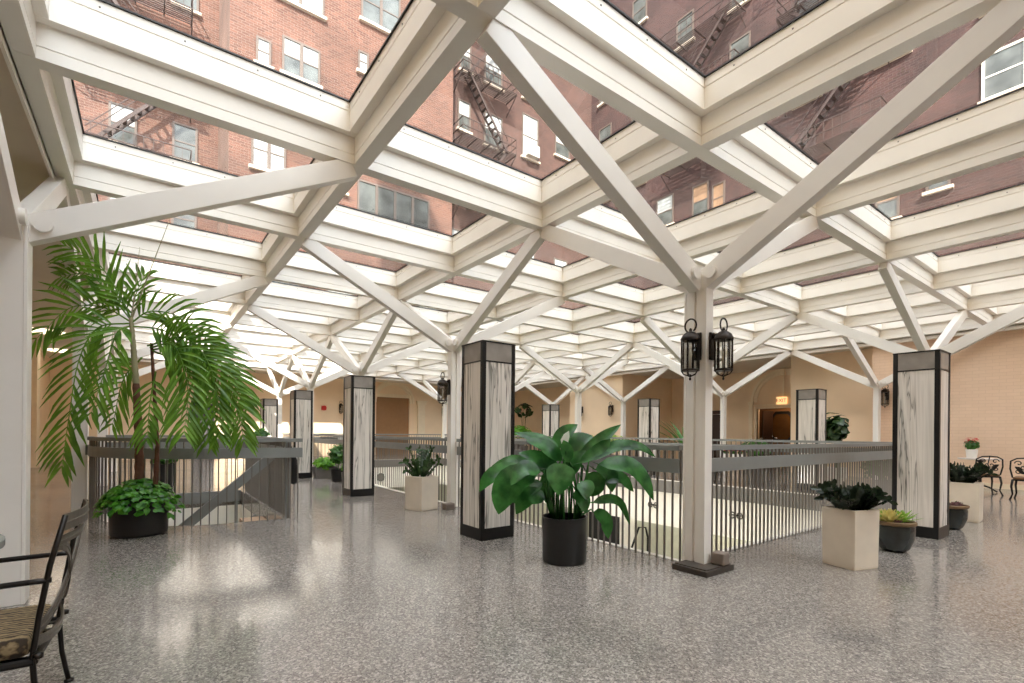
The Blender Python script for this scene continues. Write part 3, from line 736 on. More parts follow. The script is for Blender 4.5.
# ------------------------------------------------------------------ plants
def rnd_leaf_cloud(mb, n, fn, size, rng, mi=0, heart=True):
    """n small leaves; fn() gives (position, outward normal)"""
    for _ in range(n):
        p, nr = fn(); L = size*rng.uniform(.7, 1.25)
        t = Vector((rng.uniform(-1, 1), rng.uniform(-1, 1), rng.uniform(-.7, .3)))
        t = (t-nr*t.dot(nr)*.8).normalized()
        w_ = L*.42
        mb.leaf([p, p+t*L*.3, p+t*L*.65+nr*L*.02, p+t*L-nr*L*.12], [w_*.35, w_, w_*.75, .002] if heart else [.1*w_, .6*w_, .55*w_, .002], nr, .15, mi)
def make_palm(label, loc):
    t = thing('potted_palm', label, 'plant', loc); rng = random.Random(5)
    b = MB(); b.lathe([(.235, 0), (.255, .02), (.262, .34), (.268, .37), (.25, .37), (.245, .33)], n=32); b.lathe([(.0, .33), (.245, .33)], n=32, mi=1); sharp(b.build('pot', [M['blackpot'], M['soil']], t))
    b = MB()
    def mound():
        a = rng.uniform(0, 2*PI); r = .36*math.sqrt(rng.random()); z = .37+.20*(1-(r/.36)**2)+rng.uniform(-.03, .03)
        if r > .27: z -= (r-.27)*1.6*rng.random()
        nr = Vector((math.cos(a)*r*1.6, math.sin(a)*r*1.6, .5)).normalized()
        return Vector((r*math.cos(a), r*math.sin(a), z)), nr
    rnd_leaf_cloud(b, 620, mound, .078, rng)
    for _ in range(26):
        a = rng.uniform(0, 2*PI); z0 = .40
        b.tube([(0.15*math.cos(a), .15*math.sin(a), z0), (.28*math.cos(a), .28*math.sin(a), .42), (.33*math.cos(a), .33*math.sin(a), .3)], .004, 4)
    b.build('ground_cover', M['pothos'], t)
    # trunks
    def trunk(pts, r0, r1):
        P = []; R = []
        for q in range(25):
            u = q/24*(len(pts)-1); i = min(int(u), len(pts)-2); f_ = u-i
            P.append(Vector(pts[i]).lerp(Vector(pts[i+1]), f_)); R.append((r0+(r1-r0)*q/24)*(1.12 if q % 2 else .96))
        m = MB(); m.tube(P, R, 10); return m
    sharp(trunk([(0, 0, .34), (-.01, .01, 1.0), (-.04, .03, 1.62)], .046, .032).build('trunk', M['trunk'], t), 1.2)
    sharp(trunk([(-.04, .03, 1.62), (-.065, .048, 2.0), (-.088, .065, 2.33)], .031, .020).build('crown_shaft', M['crownshaft'], t), 1.2)
    sharp(trunk([(.13, -.10, .34), (.15, -.11, .95), (.09, -.06, 2.06)], .026, .014).build('trunk', M['trunk'], t), 1.2)
    # camera-frame helpers: R = towards image right, F = away from the viewer
    R_ = Vector((.8035, -.5953, 0)); F_ = Vector((.5953, .8035, 0))
    def bend(P, n):
        """n+1 points of a smooth curve through P, given as (towards right, up, away)"""
        P = [R_*a+F_*d+Vector((0, 0, z)) for a, z, d in P]; P = [P[0]*2-P[1]]+P+[P[-1]*2-P[-2]]; out = []; m = len(P)-3
        for q in range(n+1):
            u = q/n*m; i = min(int(u), m-1); t_ = u-i; a, b, c, d = P[i:i+4]
            out.append(.5*((2*b)+(c-a)*t_+(2*a-5*b+4*c-d)*t_*t_+(3*b-a-3*c+d)*t_**3))
        return out
    # rachis control points (right, up, away) in metres from the pot, then leaflet length
    FR = [([(-0.11,2.31,-0.0),(-0.2,2.57,-0.05),(-0.4,2.89,-0.1),(-0.68,3.04,-0.15)],0.36),([(-0.12,2.32,0.0),(-0.39,2.58,0.08),(-0.72,2.85,0.17),(-1.09,2.84,0.25)],0.34),([(-0.12,2.29,-0.0),(-0.38,2.43,-0.03),(-0.71,2.41,-0.07),(-1.03,2.08,-0.1)],0.4),([(-0.12,2.27,-0.0),(-0.39,2.2,-0.09),(-0.52,1.84,-0.17),(-0.54,1.22,-0.26),(-0.52,0.75,-0.35)],0.4),([(-0.12,2.24,-0.0),(-0.13,2.12,-0.17),(-0.12,1.7,-0.33),(-0.1,1.29,-0.5)],0.38),([(-0.11,2.31,0.0),(-0.11,2.56,0.05),(-0.05,2.81,0.1)],0.26),([(-0.1,2.28,0.0),(0.09,2.41,0.03),(0.44,2.33,0.07),(0.76,2.03,0.1)],0.34),([(-0.09,2.24,-0.0),(0.31,2.17,-0.03),(0.75,1.82,-0.05),(1.07,1.43,-0.08),(1.17,1.03,-0.1)],0.38),([(0.1,2.01,-0.0),(0.48,2.0,-0.18),(0.75,1.55,-0.37),(0.84,1.11,-0.55)],0.4),([(0.1,1.98,0.0),(0.53,2.07,0.1),(0.82,1.78,0.2),(0.98,1.38,0.3)],0.36),([(0.01,1.9,0.0),(-0.32,1.68,0.17),(-0.58,1.19,0.35)],0.32),([(0.16,1.75,-0.0),(0.21,1.38,-0.15),(0.3,1.04,-0.3)],0.3),([(0.1,1.96,0.0),(0.17,1.57,0.15),(0.09,1.05,0.3)],0.34),([(0.07,2.03,-0.0),(0.55,2.1,-0.1),(0.89,1.73,-0.2),(1.03,1.11,-0.3)],0.4),([(-0.14,2.2,0.0),(-0.46,2.0,0.1),(-0.76,1.51,0.2),(-0.87,1.18,0.3)],0.38),([(0.12,1.98,0.0),(0.42,1.82,0.03),(0.64,1.41,0.07),(0.67,1.02,0.1)],0.36),([(-0.07,2.14,0.0),(-0.09,2.0,0.25),(-0.2,1.65,0.5)],0.3)]
    for k_, (P, ll) in enumerate(FR):
        if k_ in (12, 14, 16): continue
        n = 18; pts = bend(P, n); L = sum((a-b).length for a, b in zip(pts, pts[1:])); nl = max(8, int(L*14))
        m = MB(); m.tube(pts, [.010*(1-.8*q/n) for q in range(n+1)], 5)
        for q in range(nl):
            u = .14+.86*q/(nl-1); x = u*n; i = min(int(x), n-1); b0 = pts[i].lerp(pts[i+1], x-i)
            tg = (pts[i+1]-pts[i]).normalized(); sd = tg.cross(F_).normalized(); l_ = ll*(.6+.5*math.sin(PI*min(1, u*.9)))*(1 if u < .88 else .8)
            for sg in (-1, 1):
                dr = (sd*sg*.75+tg*(.55+.55*u)+F_*(rng.uniform(-.35, .15))).normalized()
                q1 = b0+dr*l_*.35; q2 = q1+(dr+Vector((0, 0, -.14))).normalized()*l_*.35; q3 = q2+(dr+Vector((rng.uniform(-.1, .1), 0, -.42))).normalized()*l_*.34
                m.leaf([b0, q1, q2, q3], [.006, .021, .018, .002], F_*-.8+tg.cross(sd)*.3+Vector((0, 0, .5)), .3)
        m.build('frond', M['palm'], t)
    b = MB(); b.tube([(-.088, .065, 2.3), (.06, -.04, 2.8), (.27, -.19, 3.5)], [.009, .006, .002], 5); b.build('spear', M['crownshaft'], t)
    b = MB(); b.tube([(-.088, .065, 2.3), (-.05, .06, 2.7), (-.02, .05, 3.1)], [.008, .005, .002], 5); b.build('spear', M['crownshaft'], t)
    return t
make_palm('tall feathery palm in a black pot with leafy ground cover', (-3.8, 4.22, 0))

def make_lily(label, loc):
    t = thing('peace_lily', label, 'plant', loc); rng = random.Random(11)
    b = MB(); b.lathe([(.178, 0), (.19, .015), (.197, .385), (.202, .40), (.186, .40), (.182, .36)], n=32); b.lathe([(0, .36), (.183, .36)], n=32, mi=1); sharp(b.build('pot', [M['blackpot'], M['soil']], t))
    R_ = Vector((.8035, -.5953, 0)); F_ = Vector((.5953, .8035, 0))
    # blade control points (right, up, away) in metres from the pot, then half width
    LV = [([(-0.03,0.87,-0.13),(-0.06,0.75,-0.18),(-0.08,0.61,-0.22)],0.122),([(0.13,0.72,-0.12),(0.16,0.66,-0.16),(0.16,0.57,-0.2)],0.078),([(0.29,0.86,-0.03),(0.54,0.85,-0.04),(0.68,0.73,-0.04),(0.77,0.55,-0.05)],0.096),([(0.26,0.51,0.06),(0.41,0.54,0.07),(0.52,0.49,0.09),(0.6,0.31,0.1)],0.052),([(0.11,0.88,0.03),(0.33,1.08,0.04),(0.5,1.21,0.05)],0.065),([(0.12,0.87,-0.06),(0.31,1.01,-0.08),(0.38,1.08,-0.1)],0.057),([(0.23,0.88,0.09),(0.46,1.01,0.11),(0.69,1.01,0.13),(0.84,0.92,0.15)],0.065),([(0.09,0.91,0.12),(0.15,1.04,0.16),(0.27,1.11,0.2)],0.122),([(-0.09,0.99,0.06),(0.01,1.13,0.08),(0.12,1.21,0.1)],0.078),([(-0.03,0.94,0.03),(-0.22,1.06,0.04),(-0.45,1.13,0.05)],0.074),([(-0.03,0.89,-0.06),(-0.2,1.02,-0.08),(-0.35,1.06,-0.1)],0.074),([(-0.06,0.81,-0.03),(-0.25,0.91,-0.04),(-0.42,0.95,-0.05)],0.078),([(-0.13,0.8,0.09),(-0.42,0.87,0.11),(-0.61,0.8,0.13),(-0.71,0.71,0.15)],0.07),([(-0.28,0.75,-0.06),(-0.5,0.8,-0.07),(-0.66,0.74,-0.09),(-0.75,0.62,-0.1)],0.087),([(-0.25,0.78,-0.12),(-0.44,0.73,-0.15),(-0.54,0.59,-0.17),(-0.58,0.44,-0.2)],0.139),([(-0.19,0.68,0.06),(-0.36,0.6,0.08),(-0.45,0.49,0.1)],0.087),([(-0.17,0.55,0.0),(-0.33,0.56,0.0),(-0.43,0.41,0.0)],0.096),([(0.03,0.88,-0.07),(-0.01,0.99,-0.1),(-0.03,1.07,-0.12)],0.07),([(0.27,0.42,0.09),(0.38,0.34,0.12),(0.42,0.17,0.15)],0.078),([(0.29,0.8,0.12),(0.42,0.76,0.16),(0.46,0.59,0.2)],0.096),([(-0.23,0.81,-0.15),(-0.37,0.82,-0.2),(-0.48,0.69,-0.25)],0.087),([(0.2,0.77,0.06),(0.27,0.66,0.08),(0.25,0.56,0.1)],0.104),([(-0.07,0.8,0.06),(-0.14,0.66,0.08),(-0.16,0.5,0.1)],0.087),([(0.04,0.76,0.0),(0.09,0.89,0.0),(0.18,0.98,0.0)],0.078),([(-0.03,0.7,0.12),(-0.17,0.83,0.16),(-0.3,0.85,0.2)],0.078),([(0.34,0.7,0.15),(0.53,0.72,0.2),(0.67,0.59,0.25)],0.078),([(-0.07,0.87,0.15),(-0.12,1.0,0.2),(-0.13,1.1,0.25)],0.078),([(0.08,0.64,-0.09),(0.14,0.56,-0.12),(0.16,0.45,-0.15)],0.07)]
    for P, wd in LV:
        P = [R_*a+F_*d+Vector((0, 0, z)) for a, z, d in P]; Q = [P[0]*2-P[1]]+P+[P[-1]*2-P[-2]]; m_ = len(P)-1; n = 10; bl = []
        for q in range(n+1):
            u = q/n*m_; i = min(int(u), m_-1); t_ = u-i; a, b, c, d = Q[i:i+4]
            bl.append(.5*((2*b)+(c-a)*t_+(2*a-5*b+4*c-d)*t_*t_+(3*b-a-3*c+d)*t_**3))
        ft = Vector((P[0].x, P[0].y, 0)); ft = ft*(min(.11, ft.length)/max(.01, ft.length))+Vector((0, 0, .36))
        t0 = (bl[1]-bl[0]).normalized(); k_ = (bl[0]-ft).length
        m = MB(); m.tube([ft, ft.lerp(bl[0], .35)+Vector((0, 0, .12*k_)), bl[0]-t0*.16*k_+Vector((0, 0, .06*k_)), bl[0]], [.010, .009, .007, .006], 6)
        ws = [wd*(math.sin(PI*(q/n)**.72)**.75) if 0 < q < n else .003 for q in range(n+1)]
        m.leaf(bl, ws, F_*-.75+Vector((0, 0, .65))+R_*rng.uniform(-.2, .2), .22)
        m.build('leaf', M['lily'], t, smooth=True)
    b = MB(); p = R_*-.10+Vector((0, 0, .34)); b.tube([R_*.0+Vector((0, 0, .34)), R_*-.01+Vector((0, 0, .8)), R_*-.02+Vector((0, 0, 1.0))], .005, 5, 1)
    q0 = R_*-.02+Vector((0, 0, 1.0)); b.leaf([q0, q0+R_*.01+Vector((0, 0, .06)), q0+R_*.03+Vector((0, 0, .11)), q0+R_*.05+Vector((0, 0, .15))], [.004, .035, .028, .002], -F_, .3)
    b.build('white_flower', [M['spathe'], M['lily']], t)
    return t
make_lily('broad-leaved peace lily in a black pot beside the nearest marble pillar', (-.77, .79, 0))

def make_zz(label, loc, rz, s=.31, h=.5, mat='zz', seed=1, tall=0, n=15, rad=.30):
    t = thing('planter_plant', label, 'plant', loc, rz, 'plants in square cream planters'); rng = random.Random(seed)
    b = MB(); a = s/2; o_ = a-.022
    b.prism([(-a*.96, -a*.96), (a*.96, -a*.96), (a*.96, a*.96), (-a*.96, a*.96)], 'z', 0, .012)
    vs = [(x*q, y*q, z) for q, z in ((a*.97, .01), (a, h-.005), (o_, h), (o_, h-.06)) for x, y in ((-1, -1), (1, -1), (1, 1), (-1, 1))]
    b.add(vs, [(r*4+i, r*4+(i+1) % 4, r*4+4+(i+1) % 4, r*4+4+i) for r in range(3) for i in range(4)]+[(0, 1, 2, 3)])
    b.build('planter_box', M['planter'], t, bevel=.006)
    b = MB(); b.box(-o_, o_, -o_, o_, h-.07, h-.05); b.build('soil', M['soil'], t)
    b = MB()
    for q in range(n):
        az = 2*PI*q/n+rng.uniform(-.3, .3); el = rng.uniform(.75, 1.35); L = rng.uniform(.75, 1.1)*rad
        tl = q < tall
        if tl: el = 1.45; L = .40
        d = Vector((math.cos(az), math.sin(az), 0)); p = d*rng.uniform(.02, .08)+Vector((0, 0, h-.06)); pts = [p.copy()]; e = el
        for k_ in range(6): p = p+(d*math.cos(e)+Vector((0, 0, math.sin(e))))*((L+.06)/6); pts.append(p.copy()); e -= .07
        b.tube(pts, [.007*(1-.1*k_) for k_ in range(7)], 5)
        nl = 9
        for k_ in range(nl):
            u = (.22+.78*k_/(nl-1))*6; i = min(int(u), 5); b0 = pts[i].lerp(pts[i+1], u-i); tg = (pts[i+1]-pts[i]).normalized()
            sd = tg.cross(d.cross(Vector((0, 0, 1)))).normalized() if k_ == nl-1 else d.cross(Vector((0, 0, 1)))
            for sg in (-1, 1):
                dr = (sd*sg+tg*.75+Vector((0, 0, rng.uniform(-.1, .4)))).normalized(); l_ = rng.uniform(.055, .085)
                b.leaf([b0, b0+dr*l_*.4, b0+dr*l_*.8, b0+dr*l_], [.004, .022, .017, .002], tg.cross(dr)+Vector((0, 0, .4)), .25)
    b.build('foliage', M[mat], t)
    return t
make_zz('dark-leaved plant in a square cream planter, front right by the railing', (1.19, -.735, 0), -.29, .30, .505, 'zz', 3, 0, 40, .20)
make_zz('green-leaved plant in a square cream planter behind the nearest pillar', (-.51, 4.13, 0), .33, .345, .49, 'zzg', 4, 5, 16, .28)
make_zz('dark plant in a cream planter beyond the right-hand pillar, before the table', (5.18, -.71, 0), .05, .36, .52, 'zz', 6, 0, 32, .24)
o = MB()
def make_bowl(label, loc, seed, kinds):
    t = thing('succulent_bowl', label, 'plant', loc, 0, 'dark round bowls of succulents'); t.scale = (1.1, 1.1, 1.12); rng = random.Random(seed)
    b = MB(); b.lathe([(.085, 0), (.115, .03), (.148, .12), (.152, .20), (.148, .235)], n=32); sharp(b.build('bowl', M['bowl'], t))
    b = MB(); b.lathe([(.149, .232), (.162, .24), (.163, .262), (.150, .268), (.138, .262), (.136, .235)], n=32); sharp(b.build('rim', M['bowlrim'], t))
    b = MB(); b.lathe([(0, .25), (.08, .255), (.14, .24)], n=24); b.build('soil', M['soil'], t)
    for kd, (x, y), n, L, el in kinds:
        b = MB()
        for q in range(n):
            az = 2*PI*q*.382; u = q/n; e = el[0]+(el[1]-el[0])*u
            d = Vector((math.cos(az)*math.cos(e), math.sin(az)*math.cos(e), math.sin(e))); p = Vector((x, y, .25))
            l_ = L*(1-.3*u)*rng.uniform(.85, 1.1)
            b.leaf([p, p+d*l_*.4, p+d*l_*.8, p+d*l_], [.006, .014, .010, .002], Vector((0, 0, 1))+d*-.5, .35)
        b.build('succulent', M[kd], t)
    return t
make_bowl('dark round bowl of bright green succulents, left of the right-hand pillar', (2.20, -.77, 0), 1,
    [('succ', (.02, -.05), 30, .16, (.3, 1.4)), ('succy', (-.07, .04), 40, .16, (.2, 1.5)), ('succp', (.09, .04), 20, .08, (.3, 1.4)), ('succ', (-.02, .08), 22, .15, (.3, 1.4)), ('succp', (-.09, -.05), 16, .06, (.2, 1.3)), ('succy', (-.10, -.0), 24, .17, (.5, 1.5))])
make_bowl('dark round bowl of low purple succulents, right of the right-hand pillar', (4.22, -.77, 0), 2,
    [('succp', (.05, -.06), 26, .07, (.2, 1.4)), ('succp', (-.06, -.04), 26, .07, (.2, 1.4)), ('succp', (.07, .05), 20, .06, (.2, 1.4)), ('succy', (-.05, .05), 12, .14, (.6, 1.5)), ('zzg', (.0, -.02), 8, .10, (.3, 1.0))])

def bush(name, label, loc, mat, rx, rz_, zc, n, leaf, pot, group=None, ry=None, stems=0, seed=0, heart=True, flowers=None):
    """potted bush: a leafy ellipsoid crown over a pot; pot = (kind, size...)"""
    t = thing(name, label, 'plant', loc, 0, group); rng = random.Random(seed+int(abs(loc[0])*10)); ry = ry or rx
    top = .3
    if pot:
        b = MB()
        if pot[0] == 'round':
            _, r, h, m = pot; b.lathe([(r*.78, 0), (r*.82, .01), (r, h), (r*.9, h), (r*.88, h-.03)], n=24); b.lathe([(0, h-.03), (r*.88, h-.03)], n=24, mi=1); top = h
        else:
            _, wx, wy, h, m = pot
            P = lambda s_, z: [(sx*wx/2*s_, sy*wy/2*s_, z) for sx, sy in ((-1, -1), (1, -1), (1, 1), (-1, 1))]
            b.add(P(.86, 0)+P(1, h)+P(.92, h)+P(.92, h-.03), [(r*4+i, r*4+(i+1) % 4, r*4+4+(i+1) % 4, r*4+4+i) for r in range(3) for i in range(4)]+[(0, 1, 2, 3)]); b.add(P(.92, h-.03), [(0, 1, 2, 3)], 1); top = h
        sharp(b.build('pot', [m, M['soil']], t))
    b = MB()
    def fn():
        while True:
            v = Vector((rng.uniform(-1, 1), rng.uniform(-1, 1), rng.uniform(-1, 1)))
            if .25 < v.length < 1: break
        v = v*(.75+.25*noise.noise(v*3+Vector((seed, 0, 0))))
        return Vector((v.x*rx, v.y*ry, zc+v.z*rz_)), (v.normalized()+Vector((0, 0, .4))).normalized()
    rnd_leaf_cloud(b, n, fn, leaf, rng, heart=heart)
    for q in range(max(stems, 4)):
        a_ = q*2.4; b.tube([(0.02*math.cos(a_), .02*math.sin(a_), top-.03), (rx*.3*math.cos(a_), ry*.3*math.sin(a_), zc-.2*rz_), (rx*.55*math.cos(a_), ry*.55*math.sin(a_), zc+.4*rz_)], .007, 5)
    b.build('foliage', M[mat], t)
    if flowers:
        b = MB(); rnd_leaf_cloud(b, flowers[1], lambda: (lambda v: (Vector((v.x*rx, v.y*ry, zc+abs(v.z)*rz_)), Vector((0, 0, 1))))(Vector((rng.uniform(-.7, .7), rng.uniform(-.7, .7), rng.uniform(.3, 1.1)))), flowers[2], rng)
        b.build('flower', M[flowers[0]], t)
    return t
bush('potted_fern', 'feathery green fern in a grey trough by the third pillar', (-.30, 9.75, 0), 'fern', .30, .17, .36, 420, .12, ('trough', .52, .30, .27, M['greypot']), heart=False, seed=1)
bush('potted_shrub', 'bushy green shrub in a black pot behind the second pillar', (-.30, 8.75, 0), 'shrub', .25, .28, .62, 420, .085, ('round', .15, .28, M['blackpot']), seed=2)
bush('potted_plant', 'small pale green plant in a grey pot at the second pillar edge', (-.28, 8.2, 0), 'fern', .14, .14, .36, 160, .06, ('round', .11, .24, M['greypot']), seed=3, flowers=('pink', 20, .05))
bush('potted_shrub', 'green shrub in a dark pot beyond the stairwell, behind the palm', (-3.45, 9.7, 0), 'shrub', .36, .26, .62, 300, .1, ('round', .2, .44, M['blackpot']), seed=4)
bush('potted_fiddle_leaf', 'dark broad-leaved tree in a pot, right of the pillar before the entrance', (9.0, 2.22, 0), 'zzg', .20, .42, 1.30, 80, .24, ('round', .22, .4, M['whitepot']), seed=5, stems=5)
bush('potted_shrub', 'yellow-green hedge plant behind the far well railing, left of a pillar', (7.15, 7.6, 0), 'hedge', .45, .36, .84, 700, .1, ('trough', .5, 1.9, .5, M['greypot']), ry=1.0, seed=6)
bush('potted_shrub', 'loose dark shrub behind the far railing, seen above the front planter', (7.35, .75, 0), 'shrub', .36, .34, .55, 300, .1, ('round', .2, .3, M['greypot']), ry=.62, seed=7)
bush('potted_shrub', 'green shrub behind the far railing, below the exit sign', (7.75, 3.45, 0), 'shrub', .3, .28, .82, 380, .09, ('round', .2, .42, M['greypot']), ry=.5, seed=8, flowers=('pink', 14, .06))
bush('potted_tree', 'tall thin plant in the far right alcove beside a lantern', (12.2, 18.0, 0), 'zzg', .5, .5, 2.35, 26, .36, ('round', .25, .45, M['greypot']), seed=9, stems=5)
bush('potted_shrub', 'low leafy shrub under the tall thin plant in the far alcove', (11.6, 17.6, 0), 'fern', .7, .4, 1.2, 260, .2, ('round', .3, .6, M['greypot']), seed=10)
bush('potted_plant', 'small plant in a white pot behind the stair railing, right of the palm', (-1.1, 13.2, 0), 'shrub', .2, .22, 1.0, 70, .16, ('round', .17, .8, M['whitepot']), seed=12)
# strap-leaved plant
sp_ = thing('potted_strap_plant', 'spiky strap-leaved plant behind the far railing, left of the lantern column', 'plant', (8.8, 6.0, 0)); rng = random.Random(3)
b = MB(); b.lathe([(.16, 0), (.2, .62), (.18, .62), (.17, .58)], n=20); sharp(b.build('pot', M['greypot'], sp_))
b = MB(); b.lathe([(0, .58), (.17, .58)], n=20); b.build('soil', M['soil'], sp_)
b = MB()
for q in range(17):
    az = q*2.4; el = rng.uniform(.6, 1.35); d = Vector((math.cos(az), math.sin(az), 0)); p = Vector((0, 0, .57)); pts = [p.copy()]; L = rng.uniform(.9, 1.5); e = el
    for k_ in range(6): p = p+(d*math.cos(e)+Vector((0, 0, math.sin(e))))*(L/6); pts.append(p.copy()); e -= .11
    b.leaf(pts, [.02, .05, .06, .055, .04, .02, .003], Vector((0, 0, 1))-d*.4, .3)
b.build('foliage', M['shrub'], sp_)
# three white pots with red flowers on a side table
tb = thing('side_table', 'low pale side table behind the far railing, carrying three white pots', 'table', (7.25, 3.72, 0))
b = MB(); b.box(-.18, .18, -.42, .42, .44, .48); b.build('tabletop', M['tabletop'], tb, bevel=.006)
for sx in (-1, 1):
    for sy in (-1, 1): b = MB(); b.box(sx*.14-.02, sx*.14+.02, sy*.37-.02, sy*.37+.02, 0, .44); b.build('leg', M['iron'], tb)
fp = []
for q, (dy, lb) in enumerate(((.18, 'left'), (0, 'middle'), (-.18, 'right'))):
    fp.append(bush('flower_pot', '%s one of three white pots with red flowers behind the railing' % lb, (7.25, 3.72+dy, .48), 'shrub', .07, .05, .25, 30, .05, ('round', .075, .2, M['whitepot']), 'white pots of red flowers', seed=20+q, flowers=('red', 40, .06)))

# ------------------------------------------------------------------ patio furniture
def make_patio_chair(label, loc, rz):
    """metal armchair; faces local -x, rear legs at x=0"""
    t = thing('patio_chair', label, 'chair', loc, rz)
    hw = .245
    for sy in (-1, 1):
        y = sy*hw
        b = MB(); b.tube([(.03, y, 0), (.005, y, .14), (-.005, y, .30), (.012, y, .45), (.04, y, .63), (.082, y, .81)], .0095, 8); b.lathe([(.018, 0), (.018, .012)], (.03, y, 0), 10)
        b.build('rear_post', M['iron'], t, smooth=True)
        b = MB(); b.tube([(-.46, y, 0), (-.44, y, .28), (-.42, y, .50), (-.38, y, .548), (-.2, y, .57), (.0, y, .575), (.045, y, .575)], .0105, 8); b.lathe([(.018, 0), (.018, .012)], (-.46, y, 0), 10)
        b.build('arm', M['iron'], t, smooth=True)
    b = MB(); b.tube([(-.445, -hw, .285), (-.0, -hw, .285)], .014, 8); b.tube([(-.445, hw, .285), (-.0, hw, .285)], .014, 8); b.tube([(-.445, -hw, .285), (-.445, hw, .285)], .012, 8); b.tube([(0, -hw, .285), (0, hw, .285)], .012, 8)
    for q in range(5): b.box(-.44, 0, -.2+q*.1-.015, -.2+q*.1+.015, .284, .29)
    b.build('seat_frame', M['iron'], t, smooth=False)
    def strap(P, wd=.034):
        m = MB(); pts = [Vector(p) for p in P]
        m.leaf(pts, [wd/2]*len(pts), (1, 0, .25), 0.0); return m
    bx = lambda z: -.005+(.087)*((z-.30)/.51)**1.4
    cv = lambda y, z: (bx(z)+.035*(1-(y/hw)**2), y, z)
    ys = [-hw+2*hw*q/12 for q in range(13)]
    def slat(zf, name, th=.02):
        m = MB(); pts = [cv(y, zf(y)) for y in ys]; m.tube(pts, .006, 4)
        for z_ in (-1, 1): pass
        vs = []
        for p in pts: vs += [(p[0]-.003, p[1], p[2]-th), (p[0]+.003, p[1], p[2]-th), (p[0]+.003, p[1], p[2]+th), (p[0]-.003, p[1], p[2]+th)]
        m.add(vs, [(i*4+q, i*4+(q+1) % 4, i*4+4+(q+1) % 4, i*4+4+q) for i in range(12) for q in range(4)])
        return m.build(name, M['strap'], t)
    slat(lambda y: .782, 'top_slat', .03)
    slat(lambda y: .715, 'back_slat', .016)
    slat(lambda y: .36-.03*(1-(y/hw)**2), 'back_slat', .018)
    for sg in (-1, 1):
        slat(lambda y, sg=sg: .55+sg*.15*math.sin(y/hw*PI/2*1.0), 'cross_slat', .021)
    b = MB(); b.box(-.45, -.015, -hw+.02, hw-.02, .292, .375); o = b.build('cushion', M['print'], t, bevel=.03); o['label'] = 'brown animal print seat cushion'
    for sy in (-1, 1): b = MB(); b.lathe([(.002, -.012), (.016, -.008), (.016, .008), (.002, .012)], (.012, sy*(hw+.012), .31), 10); b.build('bolt', M['iron'], t, smooth=True)
    return t
make_patio_chair('black metal patio armchair with an animal print cushion, left foreground', (-4.055, .28, 0), -.04)
tt = thing('bistro_table', 'grey round table at the left edge, beside the patio armchair', 'table', (-4.64, .30, 0))
b = MB(); b.lathe([(.0, .655), (.43, .655), (.45, .665), (.45, .69), (.44, .698), (0, .698)], n=48); sharp(b.build('tabletop', M['greytop'], tt))
b = MB(); b.lathe([(.22, 0), (.22, .015), (.05, .04), (.03, .08), (.028, .6), (.08, .655)], n=20); sharp(b.build('pedestal', M['iron'], tt))

def make_iron_chair(label, loc, rz):
    """small cast-iron chair with scrolled back; faces local -x"""
    t = thing('scroll_chair', label, 'chair', loc, rz, 'scroll-backed iron chairs')
    b = MB(); b.prism([(-.21, -.19), (.19, -.17), (.2, .17), (-.21, .19)], 'z', .37, .41); b.build('seat', M['wood'], t, bevel=.012)
    b = MB(); b.prism([(-.22, -.2), (.2, -.18), (.21, .18), (-.22, .2)], 'z', .345, .37); b.build('seat_rail', M['iron'], t)
    for sx, sy in ((-1, -1), (-1, 1), (1, -1), (1, 1)):
        b = MB(); x, y = sx*.19, sy*.17
        b.tube([(x, y, .36), (x+sx*.02, y+sy*.015, .24), (x-sx*.005, y, .1), (x+sx*.04, y+sy*.03, 0)], [.02, .017, .012, .016], 7); b.build('leg', M['iron'], t, smooth=True)
    b = MB()
    pr = [(.2, -.17, .40), (.215, -.2, .56), (.235, -.19, .70), (.245, -.11, .75), (.25, 0, .76), (.245, .11, .75), (.235, .19, .70), (.215, .2, .56), (.2, .17, .40)]
    b.tube(pr, .013, 7); b.build('back_frame', M['iron'], t, smooth=True)
    b = MB()
    for sy in (-1, 1):
        for (cy, cz, r, a0) in ((.09, .66, .055, 0), (.1, .52, .06, 2), (.03, .59, .045, 4)):
            b.tube([(.225+.01*(cz-.5), sy*(cy+(r*(1-.07*q))*math.cos(a0+q*.5)), cz+(r*(1-.07*q))*math.sin(a0+q*.5)) for q in range(13)], .009, 5)
    b.tube([(.205, 0, .40), (.22, .02, .5), (.225, -.02, .6), (.245, 0, .75)], .01, 5)
    for sy in (-1, 1):
        b.leaf([(.21, 0, .47), (.22, sy*.05, .5), (.225, sy*.1, .58), (.23, sy*.14, .6)], [.005, .03, .03, .005], (1, 0, 0), .1)
    b.build('scrollwork', M['iron'], t, smooth=True)
    return t
ic = make_iron_chair('scroll-backed iron chair at the right of the flower table, second from right', (9.6, -.17, 0), PI*1.15)
dup(ic, (9.05, -.84, 0), PI*1.0, 'scroll-backed iron chair at the right edge of the photo')
dup(ic, (9.7, .42, 0), PI*.6, 'scroll-backed iron chair left of the flower table, behind the planter')
ft = thing('bistro_table', 'small round pale-topped table by the right brick wall, flowers on it', 'table', (10.1, -.02, 0))
b = MB(); b.lathe([(0, .665), (.34, .665), (.35, .675), (.35, .69), (0, .692)], n=36); sharp(b.build('tabletop', M['tabletop'], ft))
b = MB(); b.lathe([(.03, .1), (.028, .4), (.05, .5), (.03, .6), (.09, .665)], n=14); sharp(b.build('pedestal', M['iron'], ft))
for q in range(3):
    a_ = q*2.1+.6; b = MB(); b.tube([(.02*math.cos(a_), .02*math.sin(a_), .14), (.14*math.cos(a_), .14*math.sin(a_), .10), (.26*math.cos(a_), .26*math.sin(a_), .015)], [.02, .018, .014], 7); b.build('foot', M['iron'], ft, smooth=True)
